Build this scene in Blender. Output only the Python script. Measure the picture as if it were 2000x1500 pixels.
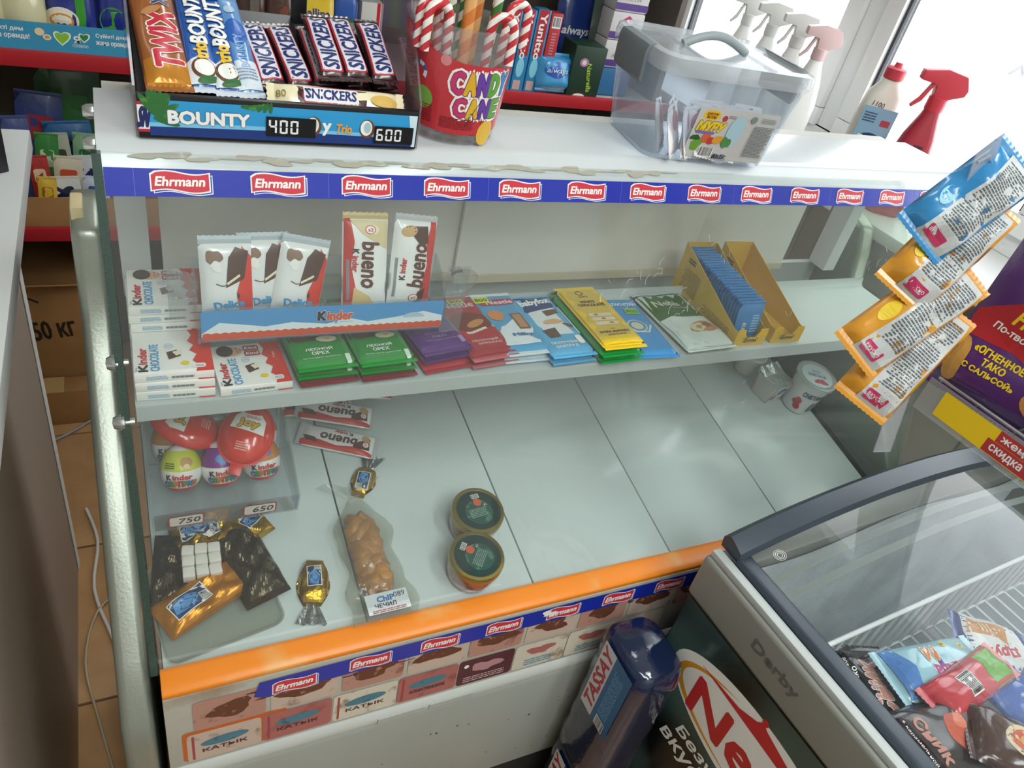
import bpy, bmesh, math, random
from mathutils import Matrix, Vector
random.seed(7)
for o in list(bpy.data.objects): bpy.data.objects.remove(o)
SC = bpy.context.scene
COL = SC.collection
PI = math.pi
sin, cos = math.sin, math.cos

# ------------------------------------------------------------------ camera
EYE = Vector((0.0, 0.0, 1.65))
CAM = ((0.89686682, -0.39462825, 0.19974598),   # right  (world x, y, z)
       (-0.09172853, -0.60774117, -0.78881972),                  # down
       (0.4326844, 0.68914382, -0.58126156))                     # forward
FPX = 1483.76
cam = bpy.data.cameras.new('camera'); camo = bpy.data.objects.new('camera', cam); COL.objects.link(camo)
r, d, f = (Vector(v) for v in CAM)
camo.matrix_world = Matrix(((r.x, -d.x, -f.x, EYE.x), (r.y, -d.y, -f.y, EYE.y), (r.z, -d.z, -f.z, EYE.z), (0, 0, 0, 1)))
cam.sensor_width = 36; cam.lens = FPX / 2000 * 36; cam.clip_start = .02; cam.clip_end = 60
SC.camera = camo

# ------------------------------------------------------------------ light
SC.view_settings.view_transform = 'Standard'; SC.view_settings.look = 'None'
SC.view_settings.gamma = 1; SC.view_settings.use_curve_mapping = False
SC.view_settings.exposure = 0.0
W = bpy.data.worlds.new('sky'); SC.world = W; W.use_nodes = True
W.node_tree.nodes['Background'].inputs[0].default_value = (.93, .97, 1, 1)
W.node_tree.nodes['Background'].inputs[1].default_value = 4.6
def area(name, loc, size, sy, power, rot=(0, 0, 0), col=(.95, 1, .985)):
    l = bpy.data.lights.new(name, 'AREA'); l.shape = 'RECTANGLE'; l.size = size; l.size_y = sy; l.energy = power; l.color = col
    o = bpy.data.objects.new(name, l); COL.objects.link(o); o.location = loc; o.rotation_euler = rot
    return o
for lx, ly, pw in ((.0, -.55, 18), (.95, -.7, 18), (.3, -1.5, 16), (.5, 1.9, 7)): area('ceiling_tube_light', (lx, ly, 2.76), .25, 1.2, pw)

# ------------------------------------------------------------------ helpers
def lin(h):
    h = h.lstrip('#'); c = [int(h[i:i + 2], 16) / 255 for i in (0, 2, 4)]
    return tuple(x / 12.92 if x <= .04045 else ((x + .055) / 1.055) ** 2.4 for x in c) + (1,)
MATS = {}
def M(hexc, rough=.5, metal=0, bump=0, bscale=60, var=0, vscale=8, coat=0, emit=0, dirt=None, detail=4):
    key = (hexc, rough, metal, bump, bscale, var, vscale, coat, emit, dirt)
    if key in MATS: return MATS[key]
    m = bpy.data.materials.new('mat_' + hexc); m.use_nodes = True; nt = m.node_tree; b = nt.nodes['Principled BSDF']
    b.inputs['Base Color'].default_value = lin(hexc); b.inputs['Roughness'].default_value = rough
    b.inputs['Metallic'].default_value = metal; b.inputs['Coat Weight'].default_value = coat; b.inputs['Coat Roughness'].default_value = .08
    m.diffuse_color = lin(hexc)
    tc = None
    def noise(s, det):
        nonlocal tc
        if not tc: tc = nt.nodes.new('ShaderNodeTexCoord')
        n = nt.nodes.new('ShaderNodeTexNoise'); n.inputs['Scale'].default_value = s; n.inputs['Detail'].default_value = det
        nt.links.new(tc.outputs['Object'], n.inputs['Vector']); return n
    if var or dirt:
        n = noise(vscale, detail); mx = nt.nodes.new('ShaderNodeMix'); mx.data_type = 'RGBA'
        rp = nt.nodes.new('ShaderNodeMapRange'); rp.inputs[1].default_value = .35 if not dirt else .58; rp.inputs[2].default_value = .65 if not dirt else .72
        nt.links.new(n.outputs[0], rp.inputs[0])
        c = lin(hexc); nt.links.new(rp.outputs[0], mx.inputs[0])
        if dirt: mx.inputs[6].default_value = c; mx.inputs[7].default_value = lin(dirt)
        else:
            mx.inputs[6].default_value = tuple(x * (1 - var) for x in c[:3]) + (1,); mx.inputs[7].default_value = tuple(min(1, x * (1 + var)) for x in c[:3]) + (1,)
        nt.links.new(mx.outputs[2], b.inputs['Base Color'])
    if bump:
        n = noise(bscale, 3); bp = nt.nodes.new('ShaderNodeBump'); bp.inputs['Strength'].default_value = bump; bp.inputs['Distance'].default_value = .004
        nt.links.new(n.outputs[0], bp.inputs['Height']); nt.links.new(bp.outputs[0], b.inputs['Normal'])
    if emit: b.inputs['Emission Color'].default_value = lin(hexc); b.inputs['Emission Strength'].default_value = emit
    MATS[key] = m; return m
def foil(hexc, rough=.28, bump=.35, bscale=45, metal=.0): return M(hexc, rough, metal, bump, bscale, coat=.6)
def CLEAR(hexc='FFFFFF', milk=0.04, ior=1.45, rough=.03, milkcol='FFFFFF', bump=0, bscale=30):
    key = ('clear', hexc, milk, ior, rough, milkcol, bump)
    if key in MATS: return MATS[key]
    m = bpy.data.materials.new('clear_' + hexc); m.use_nodes = True; nt = m.node_tree; N = nt.nodes
    N.remove(N['Principled BSDF']); out = N['Material Output']
    t = N.new('ShaderNodeBsdfTransparent'); t.inputs[0].default_value = lin(hexc)
    g = N.new('ShaderNodeBsdfGlossy'); g.inputs['Roughness'].default_value = rough
    df = N.new('ShaderNodeBsdfDiffuse'); df.inputs[0].default_value = lin(milkcol)
    fr = N.new('ShaderNodeFresnel')
    ge = N.new('ShaderNodeNewGeometry'); ma = N.new('ShaderNodeMath'); ma.operation = 'MULTIPLY_ADD'; ma.inputs[1].default_value = 1 / ior - ior; ma.inputs[2].default_value = ior
    nt.links.new(ge.outputs['Backfacing'], ma.inputs[0]); nt.links.new(ma.outputs[0], fr.inputs[0])
    a = N.new('ShaderNodeMixShader'); a.inputs[0].default_value = milk
    nt.links.new(t.outputs[0], a.inputs[1]); nt.links.new(df.outputs[0], a.inputs[2])
    b = N.new('ShaderNodeMixShader'); nt.links.new(fr.outputs[0], b.inputs[0]); nt.links.new(a.outputs[0], b.inputs[1]); nt.links.new(g.outputs[0], b.inputs[2])
    if bump:
        tc = N.new('ShaderNodeTexCoord'); n = N.new('ShaderNodeTexNoise'); n.inputs['Scale'].default_value = bscale
        bp = N.new('ShaderNodeBump'); bp.inputs['Strength'].default_value = bump; bp.inputs['Distance'].default_value = .006
        nt.links.new(tc.outputs['Object'], n.inputs['Vector']); nt.links.new(n.outputs[0], bp.inputs['Height'])
        nt.links.new(bp.outputs[0], g.inputs['Normal']); nt.links.new(bp.outputs[0], fr.inputs['Normal'])
    nt.links.new(b.outputs[0], out.inputs[0]); MATS[key] = m; return m

def ray(u, v): return Vector(CAM[0]) * ((u - 1000) / FPX) + Vector(CAM[1]) * ((v - 750) / FPX) + Vector(CAM[2])
def atz(u, v, z): d = ray(u, v); return EYE + d * ((z - EYE.z) / d.z)     # where the line of sight meets a level
def aty(u, v, y): d = ray(u, v); return EYE + d * (y / d.y)
def atd(u, v, t): return EYE + ray(u, v) * t

class MB:
    def __init__(s): s.v = []; s.f = []; s.m = []
    def add(s, vs, fs, mi=0):
        n = len(s.v); s.v += [tuple(p) for p in vs]; s.f += [tuple(i + n for i in q) for q in fs]; s.m += [mi] * len(fs); return s
    def box(s, x0, x1, y0, y1, z0, z1, mi=0):
        return s.add([(x, y, z) for x in (x0, x1) for y in (y0, y1) for z in (z0, z1)],
                     [(0, 1, 3, 2), (4, 6, 7, 5), (0, 4, 5, 1), (2, 3, 7, 6), (0, 2, 6, 4), (1, 5, 7, 3)], mi)
    def prism(s, pts, a0, a1, axis='x', mi=0):
        n = len(pts)
        def mk(a, p): return {'x': (a, p[0], p[1]), 'y': (p[0], a, p[1]), 'z': (p[0], p[1], a)}[axis]
        vs = [mk(a0, p) for p in pts] + [mk(a1, p) for p in pts]
        fs = [tuple(range(n)), tuple(range(2 * n - 1, n - 1, -1))] + [(i, i + n, (i + 1) % n + n, (i + 1) % n) for i in range(n)]
        return s.add(vs, fs, mi)
    def sheet(s, pts, t, a0, a1, axis='x', mi=0):      # a bent sheet: polyline of thickness t extruded
        left = []; right = []
        for i, p in enumerate(pts):
            a = Vector(pts[max(0, i - 1)]); b = Vector(pts[min(len(pts) - 1, i + 1)]); n = (b - a).normalized(); n = Vector((-n.y, n.x)) * t / 2
            left.append((p[0] + n.x, p[1] + n.y)); right.append((p[0] - n.x, p[1] - n.y))
        return s.prism(left + right[::-1], a0, a1, axis, mi)
    def tube(s, path, r, n=8, mi=0, closed=False):
        P = [Vector(p) for p in path]; k = len(P); vs = []; fs = []; up = None
        for i, p in enumerate(P):
            a = P[(i - 1) % k] if (i or closed) else P[0]; b = P[(i + 1) % k] if (i < k - 1 or closed) else P[-1]
            t = (b - a).normalized()
            if up is None: up = t.orthogonal().normalized()
            up = (up - t * up.dot(t)).normalized(); w = t.cross(up); rr = r[i] if isinstance(r, (list, tuple)) else r
            vs += [p + (up * cos(2 * PI * j / n) + w * sin(2 * PI * j / n)) * rr for j in range(n)]
        for i in range(k if closed else k - 1):
            for j in range(n):
                a = i * n; b = ((i + 1) % k) * n; fs.append((a + j, a + (j + 1) % n, b + (j + 1) % n, b + j))
        if not closed: fs += [tuple(range(n))[::-1], tuple(range((k - 1) * n, k * n))]
        return s.add(vs, fs, mi)
    def lathe(s, prof, n=28, c=(0, 0, 0), mi=0, a0=0, a1=2 * PI):
        full = abs(a1 - a0 - 2 * PI) < 1e-6; k = len(prof); m = n if full else n + 1; vs = []; fs = []
        for i in range(m):
            a = a0 + (a1 - a0) * i / n
            vs += [(c[0] + q[0] * cos(a), c[1] + q[0] * sin(a), c[2] + q[1]) for q in prof]
        for i in range(n):
            a = i * k; b = ((i + 1) % m) * k
            for j in range(k - 1): fs.append((a + j, b + j, b + j + 1, a + j + 1))
        return s.add(vs, fs, mi)
    def grid(s, fn, nu, nv, mi=0, cu=False):
        vs = [fn(i / nu, j / nv) for i in range(nu + (0 if cu else 1)) for j in range(nv + 1)]; k = nv + 1; m = nu if cu else nu + 1
        return s.add(vs, [(i * k + j, ((i + 1) % m) * k + j, ((i + 1) % m) * k + j + 1, i * k + j + 1) for i in range(nu) for j in range(nv)], mi)
    def mesh(s, name, mats, bevel=0, smooth=None, seg=2):
        me = bpy.data.meshes.new(name); me.from_pydata(s.v, [], s.f)
        for m in (mats if isinstance(mats, (list, tuple)) else [mats]): me.materials.append(m)
        me.polygons.foreach_set('material_index', s.m)
        bm = bmesh.new(); bm.from_mesh(me)
        bmesh.ops.remove_doubles(bm, verts=bm.verts, dist=1e-6); bmesh.ops.recalc_face_normals(bm, faces=bm.faces)
        if bevel: bmesh.ops.bevel(bm, geom=[e for e in bm.edges if len(e.link_faces) == 2 and e.calc_face_angle(0) > .6], offset=bevel, segments=seg, affect='EDGES', profile=.6, clamp_overlap=True)
        bm.to_mesh(me); bm.free()
        if smooth or bevel:
            me.shade_smooth(); me.set_sharp_from_angle(angle=smooth or .7)
        return me
    def build(s, name, mats, parent=None, bevel=0, smooth=None, seg=2):
        o = bpy.data.objects.new(name, s.mesh(name, mats, bevel, smooth, seg)); COL.objects.link(o); o.parent = parent; return o

def tag(o, label, cat=None, group=None, kind=None):
    if label: o['label'] = label
    if cat: o['category'] = cat
    if group: o['group'] = group
    if kind: o['kind'] = kind
    return o
def thing(name, label, cat, mat=None, group=None, kind=None):
    o = bpy.data.objects.new(name, None); COL.objects.link(o); o.empty_display_size = .02
    if mat is not None: o.matrix_world = mat
    return tag(o, label, cat, group, kind)
def structure(o): o['kind'] = 'structure'; return o
def T(x=0, y=0, z=0): return Matrix.Translation((x, y, z))
def RZ(a): return Matrix.Rotation(a, 4, 'Z')
def RX(a): return Matrix.Rotation(a, 4, 'X')
def RY(a): return Matrix.Rotation(a, 4, 'Y')
def frame(o, x, y):                     # local x along x, local y near y
    o = Vector(o); x = Vector(x).normalized(); z = x.cross(Vector(y)).normalized(); y = z.cross(x)
    return Matrix(((x.x, y.x, z.x, o.x), (x.y, y.y, z.y, o.y), (x.z, y.z, z.z, o.z), (0, 0, 0, 1)))
def copytree(o, parent=None):
    c = o.copy(); COL.objects.link(c); c.parent = parent
    for ch in [q for q in bpy.data.objects if q.parent == o]: copytree(ch, c)
    return c

# ---- flat print: shapes and lettering laid on a package surface
GLY = {}
def glyphs(txt):
    if txt in GLY: return GLY[txt]
    c = bpy.data.curves.new('t', 'FONT'); c.body = txt; c.size = 1; c.resolution_u = 2
    o = bpy.data.objects.new('t', c); me = bpy.data.meshes.new_from_object(o)
    vs = [(v.co.x, v.co.y) for v in me.vertices]; fs = [tuple(p.vertices) for p in me.polygons]
    bpy.data.objects.remove(o); bpy.data.curves.remove(c); bpy.data.meshes.remove(me)
    x0 = min(v[0] for v in vs); x1 = max(v[0] for v in vs); y0 = min(v[1] for v in vs); y1 = max(v[1] for v in vs)
    GLY[txt] = ([((v[0] - x0) / (x1 - x0) - .5, (v[1] - y0) / (y1 - y0) - .5) for v in vs], fs); return GLY[txt]
class Print:
    def __init__(s): s.items = []; s.layer = 0
    def raw(s, vs, fs, mat, up=True):
        if up: s.layer += 1
        s.items.append((vs, fs, mat, s.layer)); return s
    def poly(s, pts, mat): return s.raw(list(pts), [tuple(range(len(pts)))], mat)
    def rect(s, x0, y0, x1, y1, mat): return s.poly([(x0, y0), (x1, y0), (x1, y1), (x0, y1)], mat)
    def rrect(s, x0, y0, x1, y1, r, mat):
        pts = []
        for cx, cy, a in ((x1 - r, y0 + r, -PI / 2), (x1 - r, y1 - r, 0), (x0 + r, y1 - r, PI / 2), (x0 + r, y0 + r, PI)):
            pts += [(cx + r * cos(a + k * PI / 8), cy + r * sin(a + k * PI / 8)) for k in range(5)]
        return s.poly(pts, mat)
    def disc(s, cx, cy, rx, ry, mat, rot=0, n=22, a0=0, a1=2 * PI):
        pts = []
        for k in range(n):
            a = a0 + (a1 - a0) * k / (n if a1 - a0 > 6.28 else n - 1); x = rx * cos(a); y = ry * sin(a); pts.append((cx + x * cos(rot) - y * sin(rot), cy + x * sin(rot) + y * cos(rot)))
        return s.poly(pts, mat)
    def ring(s, cx, cy, r0, r1, mat, n=24, a0=0, a1=2 * PI):
        vs = []; fs = []
        for k in range(n + 1):
            a = a0 + (a1 - a0) * k / n; vs += [(cx + r0 * cos(a), cy + r0 * sin(a)), (cx + r1 * cos(a), cy + r1 * sin(a))]
            if k: fs.append((2 * k - 2, 2 * k - 1, 2 * k + 1, 2 * k))
        return s.raw(vs, fs, mat)
    def line(s, pts, w, mat):
        vs = []; fs = []
        for i, p in enumerate(pts):
            a = Vector(pts[max(0, i - 1)]); b = Vector(pts[min(len(pts) - 1, i + 1)]); n = (b - a).normalized(); n = Vector((-n.y, n.x)) * w / 2
            vs += [(p[0] + n.x, p[1] + n.y), (p[0] - n.x, p[1] - n.y)]
            if i: fs.append((2 * i - 2, 2 * i - 1, 2 * i + 1, 2 * i))
        return s.raw(vs, fs, mat)
    def text(s, txt, cx, cy, w, h, mat, rot=0, bold=0, out=None, ow=0, shear=0, bend=0):
        g, fs = glyphs(txt); base = [(x * w + shear * y * h, y * h - bend * (4 * x * x - 1) * h) for x, y in g]
        def put(r, m, k):
            s.layer += 1; ca, sa = cos(rot), sin(rot)
            offs = [(0, 0)] if r <= 0 else [(r * cos(2 * PI * i / k), r * sin(2 * PI * i / k)) for i in range(k)] + [(0, 0)]
            for dx, dy in offs: s.items.append(([(cx + (x + dx) * ca - (y + dy) * sa, cy + (x + dx) * sa + (y + dy) * ca) for x, y in base], fs, m, s.layer))
        if out: put(ow + bold * h, out, 8)
        put(bold * h, mat, 6); return s
    def small(s, x0, y0, x1, y1, rows, mat, fill=.5, seed=1, cut=.12):   # small print too fine to read
        rn = random.Random(seed); dy = (y1 - y0) / rows; vs = []; fs = []
        for r_ in range(rows):
            x = x0; y = y0 + dy * r_
            end = x1 - (x1 - x0) * rn.random() * cut
            while x < end:
                w = min(end - x, (x1 - x0) * rn.uniform(.06, .2)); n = len(vs)
                vs += [(x, y), (x + w, y), (x + w, y + dy * fill), (x, y + dy * fill)]; fs.append((n, n + 1, n + 2, n + 3)); x += w + (x1 - x0) * .02
        return s.raw(vs, fs, mat)
    def bars(s, x0, y0, x1, y1, n, mat, vertical=True, seed=2):
        rn = random.Random(seed); vs = []; fs = []
        for i in range(n):
            a = i / n; b = a + rn.uniform(.3, .75) / n; k = len(vs)
            q = [(x0 + (x1 - x0) * a, y0), (x0 + (x1 - x0) * b, y0), (x0 + (x1 - x0) * b, y1), (x0 + (x1 - x0) * a, y1)] if vertical else [(x0, y0 + (y1 - y0) * a), (x1, y0 + (y1 - y0) * a), (x1, y0 + (y1 - y0) * b), (x0, y0 + (y1 - y0) * b)]
            vs += q; fs.append((k, k + 1, k + 2, k + 3))
        return s.raw(vs, fs, mat)
    def blob(s, cx, cy, rx, ry, mat, n=18, amp=.15, seed=3, rot=0):
        rn = random.Random(seed); ph = [rn.uniform(0, 6.28) for _ in range(4)]; pts = []
        for k in range(n):
            a = 2 * PI * k / n; q = 1 + amp * (sin(2 * a + ph[0]) + .7 * sin(3 * a + ph[1]) + .5 * sin(5 * a + ph[2])); x = rx * q * cos(a); y = ry * q * sin(a)
            pts.append((cx + x * cos(rot) - y * sin(rot), cy + x * sin(rot) + y * cos(rot)))
        return s.poly(pts, mat)
    def seven(s, txt, x, y, w, h, mat, t=.14):     # liquid-crystal style digits
        SEG = {'0': 'abcdef', '4': 'fgbc', '6': 'afgedc', '5': 'afgcd', '7': 'abc', '2': 'abged'}
        for ch in txt:
            th = h * t; g = th * .25
            R = {'a': (g + th * .5, h - th, w - g - th * .5, h), 'd': (g + th * .5, 0, w - g - th * .5, th), 'g': (g + th * .5, h / 2 - th / 2, w - g - th * .5, h / 2 + th / 2), 'f': (0, h / 2 + g, th, h - g), 'e': (0, g, th, h / 2 - g), 'b': (w - th, h / 2 + g, w, h - g), 'c': (w - th, g, w, h / 2 - g)}
            for q in SEG[ch]: a = R[q]; s.rect(x + a[0], y + a[1], x + a[2], y + a[3], mat); s.layer -= 1
            x += w * 1.35
        s.layer += 1; return s
    def build(s, parent, surf=None, edge=0, name='print', step=.00016, base=.00025):
        surf = surf or (lambda u, v, h: (u, v, h)); mats = []; bm = bmesh.new(); cnt = {}
        for vs, fs, m, ly in s.items:
            cnt[ly] = cnt.get(ly, -1) + 1
            if m not in mats: mats.append(m)
            mi = mats.index(m); b2 = bmesh.new(); vv = [b2.verts.new((x, y, 0)) for x, y in vs]
            for q in fs:
                try: b2.faces.new([vv[i] for i in q])
                except ValueError: pass
            if edge:
                bmesh.ops.triangulate(b2, faces=b2.faces)
                for _ in range(6):
                    es = [e for e in b2.edges if e.calc_length() > edge]
                    if not es: break
                    bmesh.ops.subdivide_edges(b2, edges=es, cuts=1); bmesh.ops.triangulate(b2, faces=[q for q in b2.faces if len(q.verts) > 3])
            h = base + step * ly + 1.6e-5 * (cnt[ly] % 9); n0 = {}
            for v in b2.verts: n0[v] = bm.verts.new(surf(v.co.x, v.co.y, h))
            for q in b2.faces:
                try: fq = bm.faces.new([n0[v] for v in q.verts]); fq.material_index = mi
                except ValueError: pass
            b2.free()
        me = bpy.data.meshes.new(name); bm.to_mesh(me); bm.free()
        for m in mats: me.materials.append(m)
        o = bpy.data.objects.new(name, me); COL.objects.link(o); o.parent = parent; return o

WHITE = M('F2F2EE', .45); BLACK = M('141417', .4); RED = M('C8202A', .4); INK = M('26262C', .5); DIM = M('8C8F94', .6)
KRED = M('D9321F', .35); KBLUE = M('3D9BD0', .4); BROWN = M('4A2A1E', .4); CREAM = M('EFE3C2', .5); GOLD = M('D9A63A', .35); YEL = M('F2D21E', .4)

# ---- package builders
def carton(name, label, cat, mat, w, d, h, col, top=None, front=None, left=None, group=None, bevel=.0012, open_top=False):
    t = thing(name, label, cat, mat, group)
    MB().box(0, w, 0, d, 0, h).build('carton', col, t, bevel)
    if top: top.build(t, lambda u, v, k: (u, v, h + k))
    if front: front.build(t, lambda u, v, k: (u, -k, v))
    if left: left.build(t, lambda u, v, k: (-k, d - u, v))
    return t
def pillow(W, L, Th, crimp, nx=3.0, ny=6.0):
    def hgt(u, v):
        a = min(1, abs(u) / (W / 2)); b = min(1, abs(v) / (L / 2 - crimp)); return Th / 2 * (1 - a ** nx) ** .6 * (1 - b ** ny) ** .6
    return hgt
def flowpack(name, label, cat, mat, W, L, Th, col, pr=None, group=None, crimp=.008, endcol=None, nx=3.0, ny=6.0, wr=0.0, seed=1, flat=.5, edge=.005, nu=12, nv=16, zig=True, ends=True, bend=None):
    t = thing(name, label, cat, mat, group); hf = pillow(W, L, Th, crimp, nx, ny); rn = random.Random(seed)
    ph = [rn.uniform(0, 6.28) for _ in range(6)]
    def wob(u, v): return wr * (sin(u / W * 7 + ph[0] + v / L * 9) + sin(v / L * 17 + ph[1]) * .6 + sin((u / W * 13 - v / L * 11) + ph[2]) * .5) if wr else 0
    z0 = Th * flat
    bend = bend or (lambda u, v, z: (u, v, z))
    def top(u, v, k=0):
        h = hf(u, v); return bend(u, v, z0 + h + wob(u, v) * min(1, h / (Th * .3 + 1e-9)) + k)
    def bot(u, v): h = hf(u, v); return bend(u, v, z0 - h * flat * 2)
    Lb = L - 2 * crimp
    mb = MB()
    def cs(a): return math.copysign(abs(2 * a - 1) ** .8, 2 * a - 1)
    mb.grid(lambda a, b: top(W / 2 * cs(a), Lb / 2 * cs(b)), nu, nv)
    mb.grid(lambda a, b: bot(W / 2 * cs(a), Lb / 2 * cs(b)), nu, nv)
    mb.build('wrapper', col, t, smooth=1.2)
    if ends:
        n = max(8, int(W / .003)) if zig else 6
        for sg in (-1, 1):
            e = MB()
            pts = [(-W / 2 + W * i / n, sg * (L / 2 - (.0012 if zig and i % 2 else 0))) for i in range(n + 1)]
            vs = []
            for x, y in pts: vs += [bend(x, sg * (Lb / 2 - .001), z0 + .0006), bend(x, (sg * Lb / 2 + y) / 2, z0 + .001), bend(x, y, z0 + .0004)]
            fs = [(3 * i + j, 3 * i + 3 + j, 3 * i + 4 + j, 3 * i + 1 + j) for i in range(n) for j in range(2)]
            e.add(vs, fs); e.build('sealed_end', endcol or col, t)
    if pr: pr.build(t, lambda u, v, k: top(u, v, k), edge)
    t['zmid'] = z0
    return t

# ---- measured levels
ZP, ZS = 1.33, 1.069
def deckz(y): return .739 + .175 * (y - .597)
DECKA = math.atan(.175)
XL, XR = -.014, 1.286
def glass_y(z): return .597 + (z - .745) / (1.293 - .745) * (.80 - .597)
# ------------------------------------------------------------------ the room
RX0, RX1, RY0, RY1, RZ1 = -2.2, 1.86, -2.2, 2.62, 2.8
fl = structure(MB().box(RX0, RX1, RY0, RY1, -.08, -.006).build('floor', M('6E5A48', .8)))
tile_me = MB().box(0, .434, 0, .434, 0, .008).mesh('tile', M('B98F62', .38, var=.12, vscale=9, bump=.05, bscale=40), .002)
for i in range(-3, 5):
    for j in range(-2, 6):
        x = -.37 + .44 * i; y = 1.054 + .44 * (j - 2)
        if x + .434 > RX1 or y + .434 > RY1 or y < RY0: continue
        o = bpy.data.objects.new('tile', tile_me); COL.objects.link(o); o.parent = fl; o.location = (x + .003, y + .003, -.008)
PLASTER = M('D8D8D2', .8)
structure(MB().box(RX0, RX1, RY1, RY1 + .1, 0, RZ1).build('wall_back', PLASTER))
structure(MB().box(RX0 - .1, RX0, RY0, RY1, 0, RZ1).build('wall_left', PLASTER))
structure(MB().box(RX0, RX1, RY0 - .1, RY0, 0, RZ1).build('wall_front', PLASTER))
structure(MB().box(RX0, RX1, RY0, RY1, RZ1, RZ1 + .1).build('ceiling', M('E6E6E2', .8)))
WZ0, WZ1, WY0, WY1 = 1.08, 2.55, .15, 2.5
wr_ = MB(); wr_.box(RX1, RX1 + .12, RY0, WY0, 0, RZ1); wr_.box(RX1, RX1 + .12, WY1, RY1, 0, RZ1)
wr_.box(RX1, RX1 + .12, WY0, WY1, 0, WZ0); wr_.box(RX1, RX1 + .12, WY0, WY1, WZ1, RZ1)
wallr = structure(wr_.build('wall_right', PLASTER))
pan_me = MB().box(-.008, 0, 0, .243, 0, 1.0).mesh('wall_panel', M('C9CBBE', .4, var=.05, vscale=5), .002)
for k in range(8):
    o = bpy.data.objects.new('wall_panel', pan_me); COL.objects.link(o); o.parent = wallr; o.location = (RX1, .3 + k * .25, .02)
PVC = M('E9EBEA', .3)
win = thing('window_1', 'white plastic window with bright panes above the sill', None); win['kind'] = 'structure'
del win['label']
fm = MB(); fx0, fx1 = RX1 - .02, RX1 + .05
for y in (WY0, .85, 1.58, WY1 - .07): fm.box(fx0, fx1, y, y + .07, WZ0 + .05, WZ1 - .05)
fm.box(fx0, fx1, WY0, WY1, WZ0, WZ0 + .05); fm.box(fx0, fx1, WY0, WY1, WZ1 - .05, WZ1)
fm.build('window_frame', PVC, win, .004)
GASK = M('3A3E42', .6)
for y0, y1 in ((WY0 + .071, .849), (.921, 1.579), (1.651, WY1 - .071)):
    sm = MB()
    for a, b in ((y0, y0 + .055), (y1 - .055, y1)): sm.box(fx0 - .018, fx0 + .03, a, b, WZ0 + .101, WZ1 - .101)
    sm.box(fx0 - .018, fx0 + .03, y0, y1, WZ0 + .051, WZ0 + .1); sm.box(fx0 - .018, fx0 + .03, y0, y1, WZ1 - .1, WZ1 - .051)
    sh = sm.build('sash', PVC, win, .004)
    g = MB()
    for a, b in ((y0 + .056, y0 + .064), (y1 - .064, y1 - .056)): g.box(fx0 - .004, fx0 + .02, a, b, WZ0 + .102, WZ1 - .102)
    g.build('gasket', GASK, sh)
    MB().box(fx0 + .004, fx0 + .01, y0 + .065, y1 - .065, WZ0 + .102, WZ1 - .102).build('pane', CLEAR('FFFFFF', .02), sh)
MB().box(RX1 - .30, RX1 + .0, WY0 - .05, WY1 + .05, WZ0 - .03, WZ0).build('window_sill', PVC, win, .006)

# ------------------------------------------------------------------ display case
case = thing('display_case', 'glass fronted refrigerated counter with grey shelf, white deck and orange rail', 'display case', T(0, 0, 0))
STEEL = M('B4BDBC', .32, .0, var=.04, vscale=3, coat=.15)
DECKM = M('D2DDDD', .22, 0, .02, 25, var=.035, vscale=4, coat=.3)
HAM = M('9A9F94', .32, .55, .05, 260)
# deck of five sheet panels
p = .2592
for k in range(5):
    x0 = XL + k * p + .0012; x1 = XL + (k + 1) * p - .0012
    MB().prism([(.575, deckz(.575)), (1.04, deckz(1.04)), (1.04, deckz(1.04) - .012), (.575, deckz(.575) - .012)], x0, x1).build('deck_panel', DECKM, case, .0012)
MB().prism([(.57, deckz(.57) - .016), (1.05, deckz(1.05) - .016), (1.05, deckz(1.05) - .03), (.57, deckz(.57) - .03)], XL, XR).build('deck_tray', M('4A4E4C', .6), case)
# shelf with turned down front edge and perforated back lip
shf = MB().sheet([(.724, 1.046), (.715, 1.0485), (.717, 1.0675), (.721, ZS - .001), (.875, ZS - .001), (.881, ZS + .003), (.883, ZS + .016)], .002, XL + .002, XR - .002).build('shelf', STEEL, case, smooth=.9)
MB().box(XL + .002, XR - .002, .73, .86, ZS - .024, ZS - .003).build('shelf_tray', STEEL, shf)
ho = MB()
for k in range(int((XR - XL) / .0095)):
    x = XL + .01 + k * .0095
    ho.add([(x + .003 * cos(a), .8818, ZS + .0085 + .0055 * sin(a)) for a in [i * PI / 4 for i in range(8)]], [tuple(range(8))])
o = ho.build('perforation', M('20242A', .7), shf); o['kind'] = 'stuff'
# inner back wall, sliding doors and their rails
BACKM = M('A9B0AC', .5, var=.06, vscale=4)
MB().box(XL, XR, 1.0, 1.012, .80, 1.055).build('back_panel', BACKM, case)
DOORM = M('F2F1EA', .42, var=.05, vscale=3.5, bump=.03, bscale=5)
for x0, x1, yy in ((XL + .05, .47, .985), (.455, .92, .974), (.905, XR - .12, .985)):
    d_ = MB().box(x0, x1, yy, yy + .008, 1.062, ZP - .022).build('sliding_door', DOORM, case, .001)
    MB().box(x0, x1, yy - .004, yy + .010, 1.052, 1.066).build('bottom_rail', M('CFC6AC', .5), d_, .0015)
MB().box(XL, XR, .965, .998, ZP - .024, ZP - .006).build('door_track', M('B6B5AC', .5), case)
MB().box(XL, XL + .035, .955, 1.0, 1.06, ZP - .02).build('corner_post', M('DDE2E2', .4), case, .002)
MB().box(XR - .03, XR, .955, 1.0, 1.06, ZP - .02).build('corner_post', M('DDE2E2', .4), case, .002)
# white top plate with bent front lip
TOPM = M('CBD0D2', .22, var=.02, vscale=3, coat=.3)
tp = MB().sheet([(.953, ZP - .02), (.953, ZP - .001), (.83, ZP - .001), (.819, ZP - .004), (.803, ZP - .028), (.8, ZP - .034)], .003, -.022, XR + .016).build('top_plate', TOPM, case, smooth=.9)
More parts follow.
